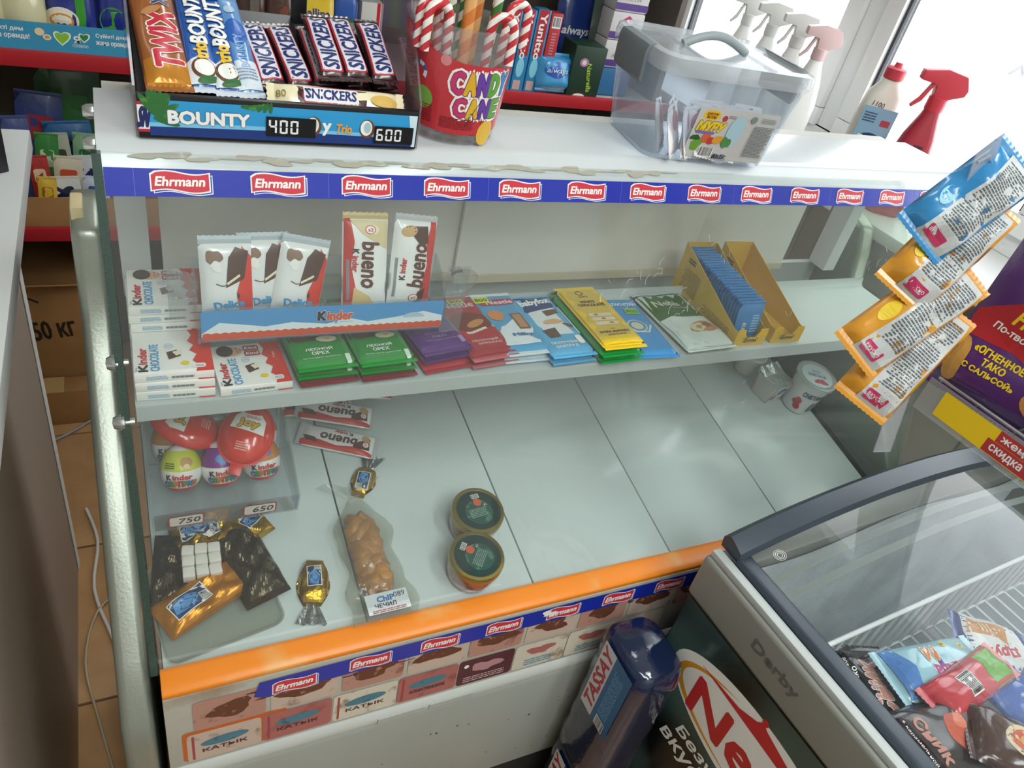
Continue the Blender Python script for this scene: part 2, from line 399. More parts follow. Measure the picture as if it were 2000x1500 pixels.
# worn tape residue on the lip
pr = Print(); GLUE = M('B3AC9E', .8, dirt='CFC9BC', vscale=60)
for k in range(26):
    x = .02 + k * .026; pr.blob(x, .012 + .002 * sin(k * 2.1), .016, .0024 * (1 + .6 * sin(k * 1.7)), GLUE, seed=k, amp=.2); pr.layer -= 1
def lipsurf(u, v, k): return (u, .803 + v * .54, ZP - .028 + v * .82 + k * 0 + .0022) if False else (u, .8015 + v * .55 - k, ZP - .0262 + v * .84 + .001)
pr.build(tp, lipsurf, .03, 'residue_stain')
# front glass with green cut edge
GLASS = CLEAR('FAFCFB', .02, 1.38, .02)
y0, y1 = glass_y(.748), glass_y(1.318)
MB().prism([(y0, .748), (y1, 1.318), (y1 - .006, 1.318), (y0 - .006, .748)], -.018, XR + .012).build('front_glass', GLASS, case)
EDGE = M('0E3A2E', .12, 0, .6, 900, coat=1)
MB().prism([(y0 + .001, .748), (y1 + .001, 1.318), (y1 - .0075, 1.318), (y0 - .0075, .748)], -.027, -.0185).build('glass_edge', EDGE, case)
# end glass on the right and inner end wall
ex = XR + .002
MB().prism([(.60, .75), (.803, 1.30), (.95, 1.30), (1.02, 1.06), (1.02, .80)], ex, ex + .006).build('end_glass', CLEAR('E4ECE4', .06, 1.42), case)
MB().prism([(.59, .745), (1.05, .825), (1.05, .66), (.57, .66)], ex - .001, ex + .03).build('end_wall', M('4E5552', .5), case)
# screws through the glass
SCR = M('C9CCCB', .22, .9)
for y, z in ((.95, 1.305), (.87, 1.30), (.708, 1.055), (.735, 1.115)):
    s_ = MB().lathe([(0, -.012), (.006, -.011), (.0085, -.006), (.0085, 0), (.004, .001), (.004, .01)], 10)
    o = s_.build('screw', SCR, case, smooth=.6); o.matrix_local = T(-.024, y, z) @ RY(PI / 2)
# left end cap: thick metallic moulding following the profile
prof = [(1.06, 1.165), (1.01, 1.168), (.965, 1.15), (.945, 1.1), (.93, 1.045), (.86, .985), (.78, .915), (.70, .835), (.62, .745), (.565, .69), (.55, .62), (.545, .5), (.55, .2), (.6, .06), (1.08, .06), (1.08, 1.1)]
MB().prism(prof, -.066, -.0285).build('end_cap', HAM, case, .011, seg=4)
MB().prism(prof[:-4] + [(.7, .3), (1.05, .3)], XR + .034, XR + .075).build('end_cap', HAM, case, .011, seg=4)
o = MB().box(-.064, -.05, .985, 1.03, 1.135, 1.172).build('tape_scrap', M('D8C79A', .6), case, .003)
# orange rail, sticker face, lower panels
ORG = M('F08A24', .35, dirt='E9A45A', vscale=14)
MB().prism([(.600, .738), (.597, .750), (.571, .748), (.563, .743), (.5625, .736), (.600, .736)], XL - .003, XR + .03).build('orange_rail', ORG, case, .002)
def facey(z): return .562 - .010 * (.7355 - z) / .145
MB().prism([(.562, .7355), (facey(.59), .59), (.575, .59), (.585, .7355)], XL - .003, XR + .03).build('front_panel', M('B9B6AA', .4, dirt='9A8470', vscale=9), case, .001)
MB().prism([(.5515, .588), (.546, .578), (.546, .565), (.57, .565), (.57, .588)], XL - .003, XR + .03).build('drip_flange', M('C9CDC9', .4), case, .001)
MB().prism([(.547, .562), (.546, .55), (.547, .28), (.60, .28), (.60, .562)], XL - .003, XR + .03).build('kick_panel', M('A9B0AC', .38, var=.03, vscale=4), case, .001)
MB().box(XL, XR + .03, .56, 1.06, .02, .30).build('plinth', M('2A2C2C', .7), case)
MB().box(XL, XR, 1.013, 1.06, .30, .80).build('rear_body', M('B9BDB8', .5), case)
MB().box(XL, XR, .58, 1.013, .30, .64).build('machine_box', M('B9BDB8', .5), case)
dm = Print()
rn = random.Random(5)
for k in range(24): dm.blob(.28 + rn.random() * .42, rn.uniform(-.16, .02), rn.uniform(.0008, .0028), rn.uniform(.0007, .002), INK, seed=k, n=8); dm.layer = 1
dm.build(case, lambda u, v, k: (u, .5458 - k, .47 + v), name='dirt_speck')['kind'] = 'stuff'

# promotional strip, repeated wordmark
EB = M('1B2FA8', .3, coat=.3); ER = M('CF3346', .35); EW = M('F4F1EC', .4)
def wordmark(pr, x, y, w=.053, h=.022, sk=0):
    def flag(g, dx=0, dy=0):
        top = [(x + dx - w / 2 - g + (w + 2 * g) * i / 12, y + dy + h / 2 + g + h * .11 * sin(i / 12 * 2 * PI) - (.002 if i == 0 else 0)) for i in range(13)]
        bot = [(x + dx - w / 2 - g + (w + 2 * g) * i / 12, y + dy - h / 2 - g + h * .11 * sin(i / 12 * 2 * PI)) for i in range(13)]
        return top + bot[::-1]
    pr.poly(flag(.0012, .0026, -.0022), EW); pr.poly(flag(.0003, .0026, -.0022), EB); pr.poly(flag(.0016), EW); pr.poly(flag(.0002), ER)
    pr.text('Ehrmann', x, y + .0005, w * .86, h * .54, EW, bold=.05, shear=.18, bend=.0)
sp = Print(); sp.rect(-.018, -.0138, XR + .01, .0138, EB)
for k in range(13):
    wordmark(sp, .051 + .0969 * k, .001, .054, .0165); sp.layer = 1
for k in range(7): sp.rect(.008 + k * .1938, -.0138, .0085 + k * .1938, .0138, M('5E72D8', .4)); sp.layer = 1
sl = math.hypot(.80 - .597, 1.293 - .745); sy, sz = (.80 - .597) / sl, (1.293 - .745) / sl
strip = sp.build(case, lambda u, v, k: (u, glass_y(1.291) + v * sy - (.0066 + k) * sz, 1.291 + v * sz + (.0066 + k) * sy), name='sticker_strip_print')
lp = Print()
LBL = [M('B98A7C', .5, dirt='7A4A38', vscale=40), M('C9B3A4', .5, dirt='8A6A58', vscale=40), M('D5CDBC', .5, dirt='A08A74', vscale=50), M('5A2F38', .45, dirt='3E2028', vscale=30)]
fy = .66
def sticker(x0, x1, v0, v1, m): lp.rrect(x0, v0, x1, v1, .006, m)
PINK = M('B06A66', .5, dirt='96504C', vscale=30); TEAL = M('4D7F92', .5, dirt='2E4A5C', vscale=60)
v_ = .0
sticker(.0, .13, -.062, .0, M('C9652E', .45, dirt='8A4A28', vscale=20))
for k in range(10):
    x = .015 + .094 * k; lp.layer = 2
    sticker(x, x + .088, .0, .058, LBL[k % 2]); lp.blob(x + .044, .03, .03, .014, M('6A3E2E', .5, dirt='B98A6A', vscale=70), seed=k, amp=.2)
    if k < 8:
        lp.layer = 2; m = [LBL[1], PINK, LBL[2], PINK, LBL[3], LBL[2], LBL[2], LBL[1]][k]
        sticker(x - .01, x + .082, -.064, -.006, m); lp.layer = 4
        if k in (0, 1, 2, 3):
            lp.disc(x + .036, -.03, .03, .0085, TEAL, rot=.06); lp.text('АЛМАТИНСКОЕ' if k == 3 else 'КАТЫК', x + .036, -.045, .055, .007, M('5A3A3A', .5), bold=.06)
            lp.rect(x - .004, -.06, x - .001, -.01, M('A5484A', .5))
        if k == 4:
            lp.blob(x + .036, -.028, .022, .012, M('B88A8E', .5), amp=.22, seed=4); lp.disc(x + .002, -.02, .004, .004, WHITE); lp.small(x + .0, -.058, x + .07, -.044, 3, M('C9A9A9', .5))
        if k in (5, 6):
            lp.blob(x + .036, -.026, .02, .011, PINK, amp=.25, seed=8); lp.small(x + .01, -.058, x + .06, -.042, 3, M('5F9AA8', .5))
for k in range(30):
    lp.layer = 6; rn2 = random.Random(k); lp.blob(rn2.uniform(0, .9), rn2.uniform(.03, .06), rn2.uniform(.004, .016), rn2.uniform(.001, .003), M('4A3A2E', .8) if k % 3 else M('D8CDB8', .8), seed=k, amp=.3, rot=.02)
lp.build(case, lambda u, v, k: (u, facey(.66 + v) - .0004 - k, .66 + v), .03, 'sticker_label_print')
bp_ = Print()
bp_.poly([(.088, -.014), (.095, .014), (.75, .015), (1.28, .016), (1.28, -.018), (.2, -.018), (.1, -.02)], EB)
for k in range(12):
    wordmark(bp_, .139 + .1005 * k, -.001 - (.006 if k == 0 else 0), .054, .021); bp_.layer = 1
bp_.layer = 9; bp_.blob(.515, .004, .011, .007, WHITE, amp=.35, seed=9); bp_.layer = 9
def bandsurf(u, v, k):
    z = .7175 + v * .95 - .012 * max(0, (.3 - u)) * 1.2
    return (u, facey(z) - .0018 - k, z)
bp_.build(case, bandsurf, .04, 'sticker_strip_print')
for x0 in (.26, .34): MB().box(x0, x0 + .072, .5435, .5458, .567, .578).build('hinge_plate', M('B5BAB4', .45), case)

# scratches on the front glass
sp = Print(); rn = random.Random(9); SCM = M('E4E8E6', .4)
for cx, cy, k in ((.66, 1.19, 7), (.72, 1.15, 9), (.60, 1.16, 6), (.78, 1.22, 5), (.95, 1.1, 4), (.85, 1.0, 4), (1.12, 1.2, 6)):
    for i in range(k):
        x = cx + rn.uniform(-.03, .03); y = cy + rn.uniform(-.02, .02); a_ = rn.uniform(.3, 2.6); l_ = rn.uniform(.004, .016)
        sp.line([(x, y), (x + l_ * .5 * cos(a_), y + l_ * .5 * sin(a_) + .001), (x + l_ * cos(a_ - .3), y + l_ * sin(a_ - .3))], .00035, SCM); sp.layer = 1
sp.build(case, lambda u, v, k: (u, glass_y(v) - .0068 - k, v), name='glass_scratch')['kind'] = 'stuff'
# ------------------------------------------------------------------ on the top plate
def on(Mx, u, v, h=0):
    Mi = Mx.inverted(); e = Mi @ EYE; q = Mi.to_3x3() @ ray(u, v); t = (h - e.z) / q.z; return e + q * t
def pack_on(Mx, b, t_, L, h=0, roll=0):      # matrix of a pack on plane Mx: foot at pixel b, pointing to pixel t_
    p0 = on(Mx, *b, h); p1 = on(Mx, *t_, h); d_ = (p1 - p0); d_.z = 0; d_.normalize(); c = p0 + d_ * L / 2
    return Mx @ T(c.x, c.y, h) @ RZ(math.atan2(d_.y, d_.x) - PI / 2) @ RY(roll)

TM = T(.017, .818, ZP + .0005)
tray = thing('candy_bar_tray', 'black counter tray of chocolate bars with blue beach price strip', 'display tray', TM)
BP = M('17171A', .35)
TW, TD = .288, .178
MB().box(0, TW, 0, TD, 0, .01).build('base', BP, tray, .002)
MB().prism([(-.002, 0), (.004, 0), (.006, .042), (.003, .044), (-.002, .043)], 0, TW).build('front_lip', BP, tray, .001)
RA = math.radians(24)
MB().prism([(.006, .01), (TD, .01 + (TD - .006) * math.tan(RA)), (TD, .004 + (TD - .006) * math.tan(RA)), (.012, .006)], .003, TW - .003).build('ramp', BP, tray)
MB().prism([(TD - .004, 0), (TD, 0), (TD, .2), (TD - .004, .2)], .003, .02).build('back_strut', BP, tray)
for x in (-.0025, TW):
    MB().prism([(.0, .0), (TD, .0), (TD, .22), (.13, .22), (.0, .05)], x, x + .0025).build('side_panel', CLEAR('E6D6DE', .10, 1.4, .05), tray)
MB().box(.178, .195, TD - .012, TD, .01, .26).build('post', BP, tray, .002)
hd = MB().box(.2, .29, TD - .03, TD - .01, .165, .25).build('header_board', BP, tray, .002)
hp_ = Print(); hp_.rect(.2, .168, .29, .178, RED); hp_.rect(.202, .172, .288, .176, M('8A1520', .4)); hp_.build(hd, lambda u, v, k: (u, TD - .03 - k, v))
MB().box(.195, .2, TD - .025, TD - .012, .19, .21).build('bracket', BP, tray)
S = TW / 1810
def X_(px): return (px - 60) * S
pr = Print()
SKY = M('2E9BD6', .3, coat=.3); SEA = M('17387E', .3, coat=.3); PALM = M('2F6B34', .5, dirt='4E9440', vscale=150); LCD = M('101216', .25); DIG = M('E9ECEC', .4)
pr.rect(.0, .006, X_(125), .036, M('B8263A', .4)); pr.rect(.0, .009, X_(125), .033, WHITE); pr.text('SN', X_(96), .021, .009, .02, M('1E2A62', .4), bold=.05, shear=.2)
pr.layer = 1; pr.rect(X_(125), .003, TW - .002, .0385, SKY); pr.rect(X_(125), .003, TW - .002, .016, SEA); pr.poly([(X_(125), .016), (X_(700), .0175), (X_(1700), .016), (TW - .002, .02), (TW - .002, .012), (X_(900), .0135), (X_(125), .012)], M('7FC4E8', .3))
pr.poly([(TW - .006, .003), (TW - .002, .003), (TW - .002, .0385), (TW - .012, .0385)], M('CFE6F2', .3)); pr.layer = 3
rn = random.Random(3)
for k in range(14): a = rn.uniform(-.6, 2.2); pr.disc(X_(160) + .012 * cos(a), .024 + .012 * sin(a), .013, .0035, PALM, rot=a + rn.uniform(-.4, .4), n=9); pr.layer = 3
for k in range(6): pr.disc(X_(700 + 30 * k), .037, .006, .0022, PALM, rot=.3 * k, n=9); pr.layer = 3
pr.layer = 4; pr.text('BOUNTY', X_(475), .0225, X_(715) - X_(235), .0125, WHITE, bold=.07, out=M('5C6C86', .4), ow=.0006)
NUT = M('6A4226', .5); COCO = M('F2F2EC', .4)
for cx in (1500, 1130): pr.disc(X_(cx), .021, .0085, .0105, NUT); pr.disc(X_(cx) - .001, .022, .0066, .0085, COCO); pr.disc(X_(cx), .0225, .004, .006, M('A9C8D2', .4)); pr.layer = 8
pr.text('y', X_(1220), .0185, .0085, .0125, WHITE, bold=.07); pr.text('Trio', X_(1338), .02, .017, .0095, M('E8A33C', .4), bold=.05, shear=.15)
pr.layer = 12; pr.rrect(X_(820), .0085, X_(1145), .029, .0008, LCD); pr.seven('400', X_(838), .0115, .0082, .0145, DIG)
pr.layer = 12; pr.rrect(X_(1550), .006, X_(1835), .0255, .0008, LCD); pr.seven('600', X_(1566), .009, .0078, .0135, DIG)
pr.build(tray, lambda u, v, k: (u, -.002 - k, v))

RM = TM @ T(0, .012, .0122) @ RX(RA)      # the sloping floor of the tray
GB = 'candy bars in the counter tray'
TWX = foil('9A5A22', .25, .3); 
pr = Print()
pr.rect(-.021, -.083, .021, -.05, M('C8862C', .25, .3)); pr.layer = 1
pr.text('TWIX', .004, -.022, .082, .026, M('C8283C', .35), rot=PI / 2, bold=.06, out=WHITE, ow=.0012, shear=.1); pr.text('XTRA', .006, .052, .045, .015, M('2A3672', .35), rot=PI / 2, bold=.06, out=M('C9C2CE', .4), ow=.0008)
pr.disc(-.004, .02, .011, .005, M('B98252', .4), rot=.5); pr.small(-.018, .058, -.01, .075, 4, CREAM)
flowpack('twix_bar'.replace('twix', 'caramel'), 'gold and brown bar with red lettering leaning at the end of the tray', 'chocolate bar', pack_on(RM, (335, 196), (292, 0), .178, .0), .046, .178, .02, TWX, pr, GB, seed=2, wr=.0008)
def bounty(b, t_, label, W_=.034, third=False, h=0, L=.165):
    pr = Print()
    if third:
        pr.rect(-W_ * .45, -L / 2 + .01, W_ * .45, -.035, M('DCE6F0', .35)); pr.disc(0, .01, W_ * .42, .02, M('2A62B8', .3)); pr.text('BOUNTY', .0, -.02, .05, .009, M('8FB4DC', .4), rot=PI / 2, bold=.03); pr.disc(0, .045, .006, .006, M('A9C4DC', .4)); pr.small(-.012, -.062, .01, -.045, 4, M('8AA0B8', .5))
    else:
        pr.poly([(-W_ * .45, -L / 2 + .01), (W_ * .45, -L / 2 + .01), (W_ * .45, -.048), (0, -.035), (-W_ * .45, -.045)], M('E6ECF2', .35)); pr.disc(.0, -.054, .012, .014, NUT); pr.disc(.001, -.053, .010, .011, COCO); pr.disc(.004, -.068, .012, .004, PALM, rot=.2); pr.layer = 5
        pr.text('BOUNTY', .0, .025, .085, .016, WHITE, rot=PI / 2, bold=.06, out=M('23345E', .4), ow=.0008, shear=.15); pr.text('trio', .0, -.030, .024, .013, M('EFC32A', .4), rot=PI / 2, bold=.07)
    flowpack('coconut_bar', label, 'chocolate bar', pack_on(RM, b, t_, L, h), W_, L, .018, foil('1F5CB0' if not third else '5E93CC', .25), pr, GB, seed=len(label), wr=.0006, endcol=M('D4DEE8', .35))
bounty((405, 196), (368, 5), 'blue coconut bar right beside the gold and brown bar')
bounty((452, 203), (412, 40), 'blue coconut bar between two other coconut bars', .03, h=.0)
bounty((494, 206), (450, 60), 'pale blue and white coconut bar next to the brown bars', .028, True)
SNB = foil('35191C', .25, .3); NAVY = M('23306E', .4)
def snick(b, t_, label, h, L=.108, Wd=.03):
    pr = Print(); pr.rrect(-.0125, -.043, .0125, .043, .003, M('B5283A', .4)); pr.rrect(-.0108, -.0415, .0108, .0415, .0025, M('E4E2EC', .4)); pr.text('SNICKERS', 0, 0, .078, .0165, NAVY, rot=PI / 2, bold=.045, shear=.12)
    flowpack('nougat_bar', label, 'chocolate bar', pack_on(RM, b, t_, L, h), Wd, L, .017, SNB, pr, GB, seed=int(b[0]), wr=.0005)
snick((536, 188), (500, 95), 'brown nougat bar lying low beside the coconut bars', 0)
snick((592, 190), (556, 105), 'brown nougat bar lying low behind the white one', 0)
snick((652, 172), (622, 80), 'brown nougat bar in the raised trio, next to the black post', .02)
snick((700, 173), (666, 82), 'brown nougat bar in the middle of the raised trio', .02)
snick((752, 178), (720, 82), 'brown nougat bar at the bucket side of the raised trio', .02)
snick((640, 190), (610, 100), 'brown nougat bar mostly hidden under the raised trio', 0)
snick((700, 192), (668, 100), 'brown nougat bar buried below the raised middle bar', 0); snick((755, 196), (722, 105), 'brown nougat bar buried below the raised bucket-side bar', 0)
pr = Print(); pr.rect(-.045, -.011, .03, .010, M('3A2020', .3)); pr.rrect(-.04, -.0085, .022, .011, .002, M('B5283A', .4)); pr.rrect(-.0385, -.007, .0205, .0098, .002, M('E8E6EC', .4)); pr.text('SNICKERS', -.009, .002, .054, .011, NAVY, bold=.05, shear=.1); pr.text('БЕЛЫЙ', .008, -.0085, .022, .006, CREAM, bold=.05)
pr.disc(.05, .0, .016, .007, M('D8B25A', .4)); pr.text('КОНДИТЕРСКИЙ', .048, -.009, .03, .004, M('B0402A', .5)); pr.text('80', -.062, .001, .01, .008, M('8A7A32', .5))
c0 = on(RM, 508, 204, .012); c1 = on(RM, 797, 226, .012)
flowpack('white_nougat_bar', 'cream white bar lying crosswise along the front of the tray', 'chocolate bar', RM @ T(((c0 + c1) / 2).x, ((c0 + c1) / 2).y + .006, .012) @ RX(.35) @ RZ(math.atan2((c1 - c0).y, (c1 - c0).x)) @ RZ(-PI / 2), .030, .152, .02, foil('EFE4C0', .3), None, GB, wr=.0005)
wb = bpy.data.objects['white_nougat_bar']; hf = pillow(.03, .152, .02, .008); pr.build(wb, lambda u, v, k: (-v, u, .01 + hf(v, u) + k), .012)

# bucket of candy canes
BK = T(.37, .883, ZP + .0005)
bk = thing('candy_cane_bucket', 'clear plastic bucket with red CANDY CANE label full of striped canes', 'bucket', BK)
def brad(z): return .054 + .012 * z / .13
CLP = CLEAR('F4F2F4', .07, 1.4, .04)
MB().lathe([(0, .002), (.05, .002), (.054, .006)] + [(brad(z), z) for z in (.02, .06, .1, .13)] + [(.0675, .131), (.0675, .134), (.065, .134)] + [(brad(z) - .0015, z) for z in (.128, .06, .008)], 40).build('bucket_wall', CLP, bk, smooth=.7)
LR = M('C4343C', .35, coat=.3)
pr = Print(); c = .061
pr.poly([(-.1, .022), (-.04, .017), (.0, .015), (.06, .018), (.1, .022), (.1, .105), (.06, .096), (.0, .098), (-.03, .104), (-.06, .122), (-.1, .128)], LR)
COLS = ['C83A6E', 'E0B030', '6A3FA0', '5FA038', '3E7FC0']
def bubble(word, x0, y, w, h):
    n = len(word)
    for i, ch in enumerate(word):
        pr.layer = 2; x = x0 + w * (i + .5) / n; pr.text(ch, x, y, w / n * .8, h, M(COLS[i], .35), bold=.09, out=M('F6F2F0', .4), ow=.0032)
    for i, ch in enumerate(word):
        pr.layer = 3; x = x0 + w * (i + .5) / n; pr.text(ch, x, y, w / n * .8, h, M(COLS[i], .35), bold=.07, out=M('5A2A4A', .4), ow=.0009)
bubble('CANDY', -.012, .076, .076, .024); bubble('CANE', -.006, .048, .064, .021)
pr.layer = 2; pr.disc(-.045, .05, .014, .013, M('7FB04C', .4)); pr.layer = 2; pr.disc(.045, .018, .014, .016, M('E0B23A', .4)); pr.layer = 2; pr.disc(-.02, .098, .006, .006, M('DA8A8E', .4))
pr.ring(-.052, .078, .007, .0115, M('DDE6F2', .4), a0=-.6, a1=2.9); pr.ring(-.052, .078, .007, .0115, M('3A62A8', .4), a0=.2, a1=.8); pr.layer -= 1; pr.ring(-.052, .078, .007, .0115, M('3A62A8', .4), a0=1.5, a1=2.1)
pr.layer = 3; pr.small(-.068, .024, -.03, .045, 8, M('8A2028', .5)); pr.small(-.02, .022, .025, .036, 6, M('8A2028', .5), seed=5)
pr.line([(.028, .06), (.02, .045), (.012, .026)], .0008, INK); pr.line([(.022, .03), (.03, .045), (.034, .03), (.04, .034)], .0007, INK)
LD = math.atan2(-.883, -.37) + .12
def bsurf(u, v, k): a = LD + u / .06; R_ = brad(v) + .0006 + k; return (R_ * cos(a), R_ * sin(a), v)
pr.build(bk, bsurf, .008)
def STRIPE(c1, c2, scale=95, tilt=.6):
    key = ('stripe', c1, c2, scale)
    if key in MATS: return MATS[key]
    m = bpy.data.materials.new('stripe_' + c1); m.use_nodes = True; nt = m.node_tree; b = nt.nodes['Principled BSDF']; b.inputs['Roughness'].default_value = .25
    tc = nt.nodes.new('ShaderNodeTexCoord'); mp = nt.nodes.new('ShaderNodeMapping'); mp.inputs['Rotation'].default_value = (.5, tilt, .3)
    wv = nt.nodes.new('ShaderNodeTexWave'); wv.inputs['Scale'].default_value = scale; wv.bands_direction = 'Z'
    rp = nt.nodes.new('ShaderNodeValToRGB'); rp.color_ramp.interpolation = 'CONSTANT'; rp.color_ramp.elements[0].color = lin(c1); rp.color_ramp.elements[1].color = lin(c2); rp.color_ramp.elements[1].position = .5
    nt.links.new(tc.outputs['Object'], mp.inputs[0]); nt.links.new(mp.outputs[0], wv.inputs[0]); nt.links.new(wv.outputs[0], rp.inputs[0]); nt.links.new(rp.outputs[0], b.inputs['Base Color']); MATS[key] = m; return m
SR, SG, SO = STRIPE('C8323A', 'F2EDE8', 26), STRIPE('3E7A3A', 'EDEDE0', 20), STRIPE('D9803A', 'E9AE70', 14)
def cane(x, y, lean, az, mat, label, hook=None, L=.2, z0=.012, r_=.0055):
    dx, dy = sin(lean) * cos(az), sin(lean) * sin(az); path = [(0, 0, 0)]
    n = 10; path = [(dx * L * i / n, dy * L * i / n, cos(lean) * L * i / n) for i in range(n + 1)]
    if hook is not None:
        ha = hook; R_ = .013; e = Vector(path[-1]); 
        path += [tuple(e + Vector((cos(ha) * R_ * (1 - cos(t)), sin(ha) * R_ * (1 - cos(t)), R_ * sin(t)))) for t in [PI * k / 8 for k in range(1, 9)]]
        q = Vector(path[-1]); path += [tuple(q + Vector((0, 0, -.012 * k))) for k in (1, 2, 3)]
    o = MB().tube(path, r_, 8).build('candy_cane', mat, None, smooth=1.0); o.location = (BK.translation.x + x, BK.translation.y + y, BK.translation.z + z0)
    tag(o, label, 'candy cane', 'canes in the clear bucket')
WR, GR, OR_ = 'red and white candy cane hooked over the bucket rim', 'green and white striped candy stick standing in the bucket', 'orange striped candy stick standing in the bucket'
cane(-.028, -.036, .06, 3.6, SR, 'red and white candy cane hooked over the rim beside the black tray', hook=3.3, L=.128)
cane(-.034, -.020, .05, 3.3, SR, 'red and white candy cane paired beside the tray side of the rim', hook=3.5, L=.128)
cane(.012, -.042, .05, -1.4, SR, 'red and white candy cane hooked over the rim in front of the CANDY letters', hook=-.3, L=.124)
cane(.046, -.004, .06, .2, SR, 'red and white candy cane hooked over the rim beside the toothpaste boxes', hook=.1, L=.130)
for x, y, az in ((-.012, .0, 2), (.006, .022, 1.2), (.03, .0, .3), (.02, -.02, -.6)): cane(x, y, .06, az, SG, GR, L=.23)
for x, y, az in ((-.026, .014, 2.6), (-.004, -.02, -2), (.012, .004, .8)): cane(x, y, .05, az, SO, OR_, L=.23, r_=.0075)

# storage tub with clip handles
BM_ = T(.737, .881, ZP + .0005) @ RZ(-.14)
tub = thing('storage_box', 'translucent plastic storage tub with grey clip handles on the white top', 'storage box', BM_)
TUB = CLEAR('F2F6FA', .11, 1.4, .12, 'E8EEF6'); LID = CLEAR('F2F5F8', .3, 1.4, .1, 'F4F7FA')
def rr(w, d, r_, z, n=5):
    pts = []
    for cx, cy, a in ((w / 2 - r_, -d / 2 + r_, -PI / 2), (w / 2 - r_, d / 2 - r_, 0), (-w / 2 + r_, d / 2 - r_, PI / 2), (-w / 2 + r_, -d / 2 + r_, PI)):
        pts += [(cx + r_ * cos(a + k * PI / 2 / (n - 1)), cy + r_ * sin(a + k * PI / 2 / (n - 1)), z) for k in range(n)]
    return pts
def loft(rings, mb=None, cap0=True, cap1=True):
    mb = mb or MB(); n = len(rings[0]); vs = [p for q in rings for p in q]; fs = []
    for i in range(len(rings) - 1):
        for j in range(n): fs.append((i * n + j, i * n + (j + 1) % n, (i + 1) * n + (j + 1) % n, (i + 1) * n + j))
    if cap0: fs.append(tuple(range(n))[::-1])
    if cap1: fs.append(tuple(range((len(rings) - 1) * n, len(rings) * n)))
    return mb.add(vs, fs)
TH_ = .122
loft([rr(.188, .136, .016, 0), rr(.194, .142, .02, .004), rr(.222, .176, .024, TH_ - .012), rr(.222, .176, .024, TH_), rr(.219, .173, .023, TH_), rr(.191, .139, .018, .006)], cap0=True, cap1=True).build('tub', TUB, tub, smooth=.6)
lidp = loft([rr(.232, .186, .028, TH_ - .008), rr(.236, .19, .03, TH_ + .002), rr(.232, .186, .028, TH_ + .012), rr(.216, .17, .024, TH_ + .015), rr(.212, .166, .022, TH_ + .010)], cap0=False).build('lid', LID, tub, smooth=.6)
hm = MB()
for x in (-.052, .052): hm.box(x - .0012, x + .0012, -.08, .08, TH_ + .0098, TH_ + .0125)
hm.build('lid_rib', LID, lidp)
HG = M('6E757A', .5, bump=.15, bscale=400)
MB().tube([(-.05, 0, TH_ + .012)] + [(-.05 + .1 * k / 10, 0, TH_ + .012 + .016 * sin(PI * k / 10)) for k in range(1, 10)] + [(.05, 0, TH_ + .012)], .006, 8).build('carry_handle', M('9AA2A6', .4), lidp, smooth=1)
for sx in (-1, 1):
    MB().prism([(sx * .106, TH_ + .015), (sx * .121, TH_ + .013), (sx * .124, TH_ + .004), (sx * .123, TH_ - .03), (sx * .118, TH_ - .036), (sx * .1165, TH_ - .02), (sx * .1185, TH_ + .004), (sx * .112, TH_ + .01)], -.045, .045, 'y').build('clip_handle', HG, tub, .002)
pr = Print(); LB = M('C4C4C2', .45)
pr.rect(-.034, .012, .074, .072, LB)
pr.disc(-.016, .063, .0115, .006, M('E4BA2E', .4)); pr.text('ДЖЕЛЛИ', -.016, .0645, .015, .003, M('7A2A22', .4), bold=.05); pr.text('ВЕЛЛИ', -.016, .061, .012, .003, M('7A2A22', .4), bold=.05); pr.layer = 2
pr.disc(.002, .061, .0035, .0035, M('B03A42', .4)); pr.small(.006, .062, .016, .066, 2, DIM)
pr.text('МУРУ', -.0115, .0505, .034, .0105, M('E8C42A', .4), bold=.09, out=M('6E5A2A', .4), ow=.0005, shear=.2); pr.rrect(-.029, .0415, -.004, .0445, .0014, M('7A68B0', .4))
pr.layer = 3; pr.blob(-.022, .028, .007, .007, M('6A9A34', .45), seed=2); pr.blob(-.026, .036, .006, .0035, M('2E5A2A', .45), seed=3); pr.disc(-.012, .037, .006, .006, M('D0603A', .45)); pr.disc(-.005, .034, .005, .0045, M('C03A32', .45)); pr.disc(.004, .036, .007, .0045, M('DB9A2E', .45), rot=.3)
pr.blob(.022, .048, .011, .017, M('A9C9D6', .45), seed=6, amp=.08); pr.blob(.016, .034, .006, .007, M('4E8A4A', .45), seed=7)
pr.rect(-.015, .0145, .004, .026, WHITE); pr.bars(-.014, .0155, .003, .026, 16, INK); pr.text('80х35г.', .0155, .0165, .019, .0055, M('22284A', .4), bold=.05, shear=.15)
pr.disc(.04, .064, .004, .004, M('7C8C86', .5)); pr.small(.044, .02, .072, .058, 22, M('6E7074', .5), seed=4); pr.small(.05, .062, .07, .068, 3, DIM)
def tubf(u, v, k):
    u = .02 + (u - .02) * 1.16; v = .008 + (v - .012) * 1.2; return (u, -(.071 + (v - .004) * .157) - .0012 - k, v)
pr.build(tub, tubf)
SW = M('EBE6E6', .4, bump=.2, bscale=30)
rn = random.Random(12)
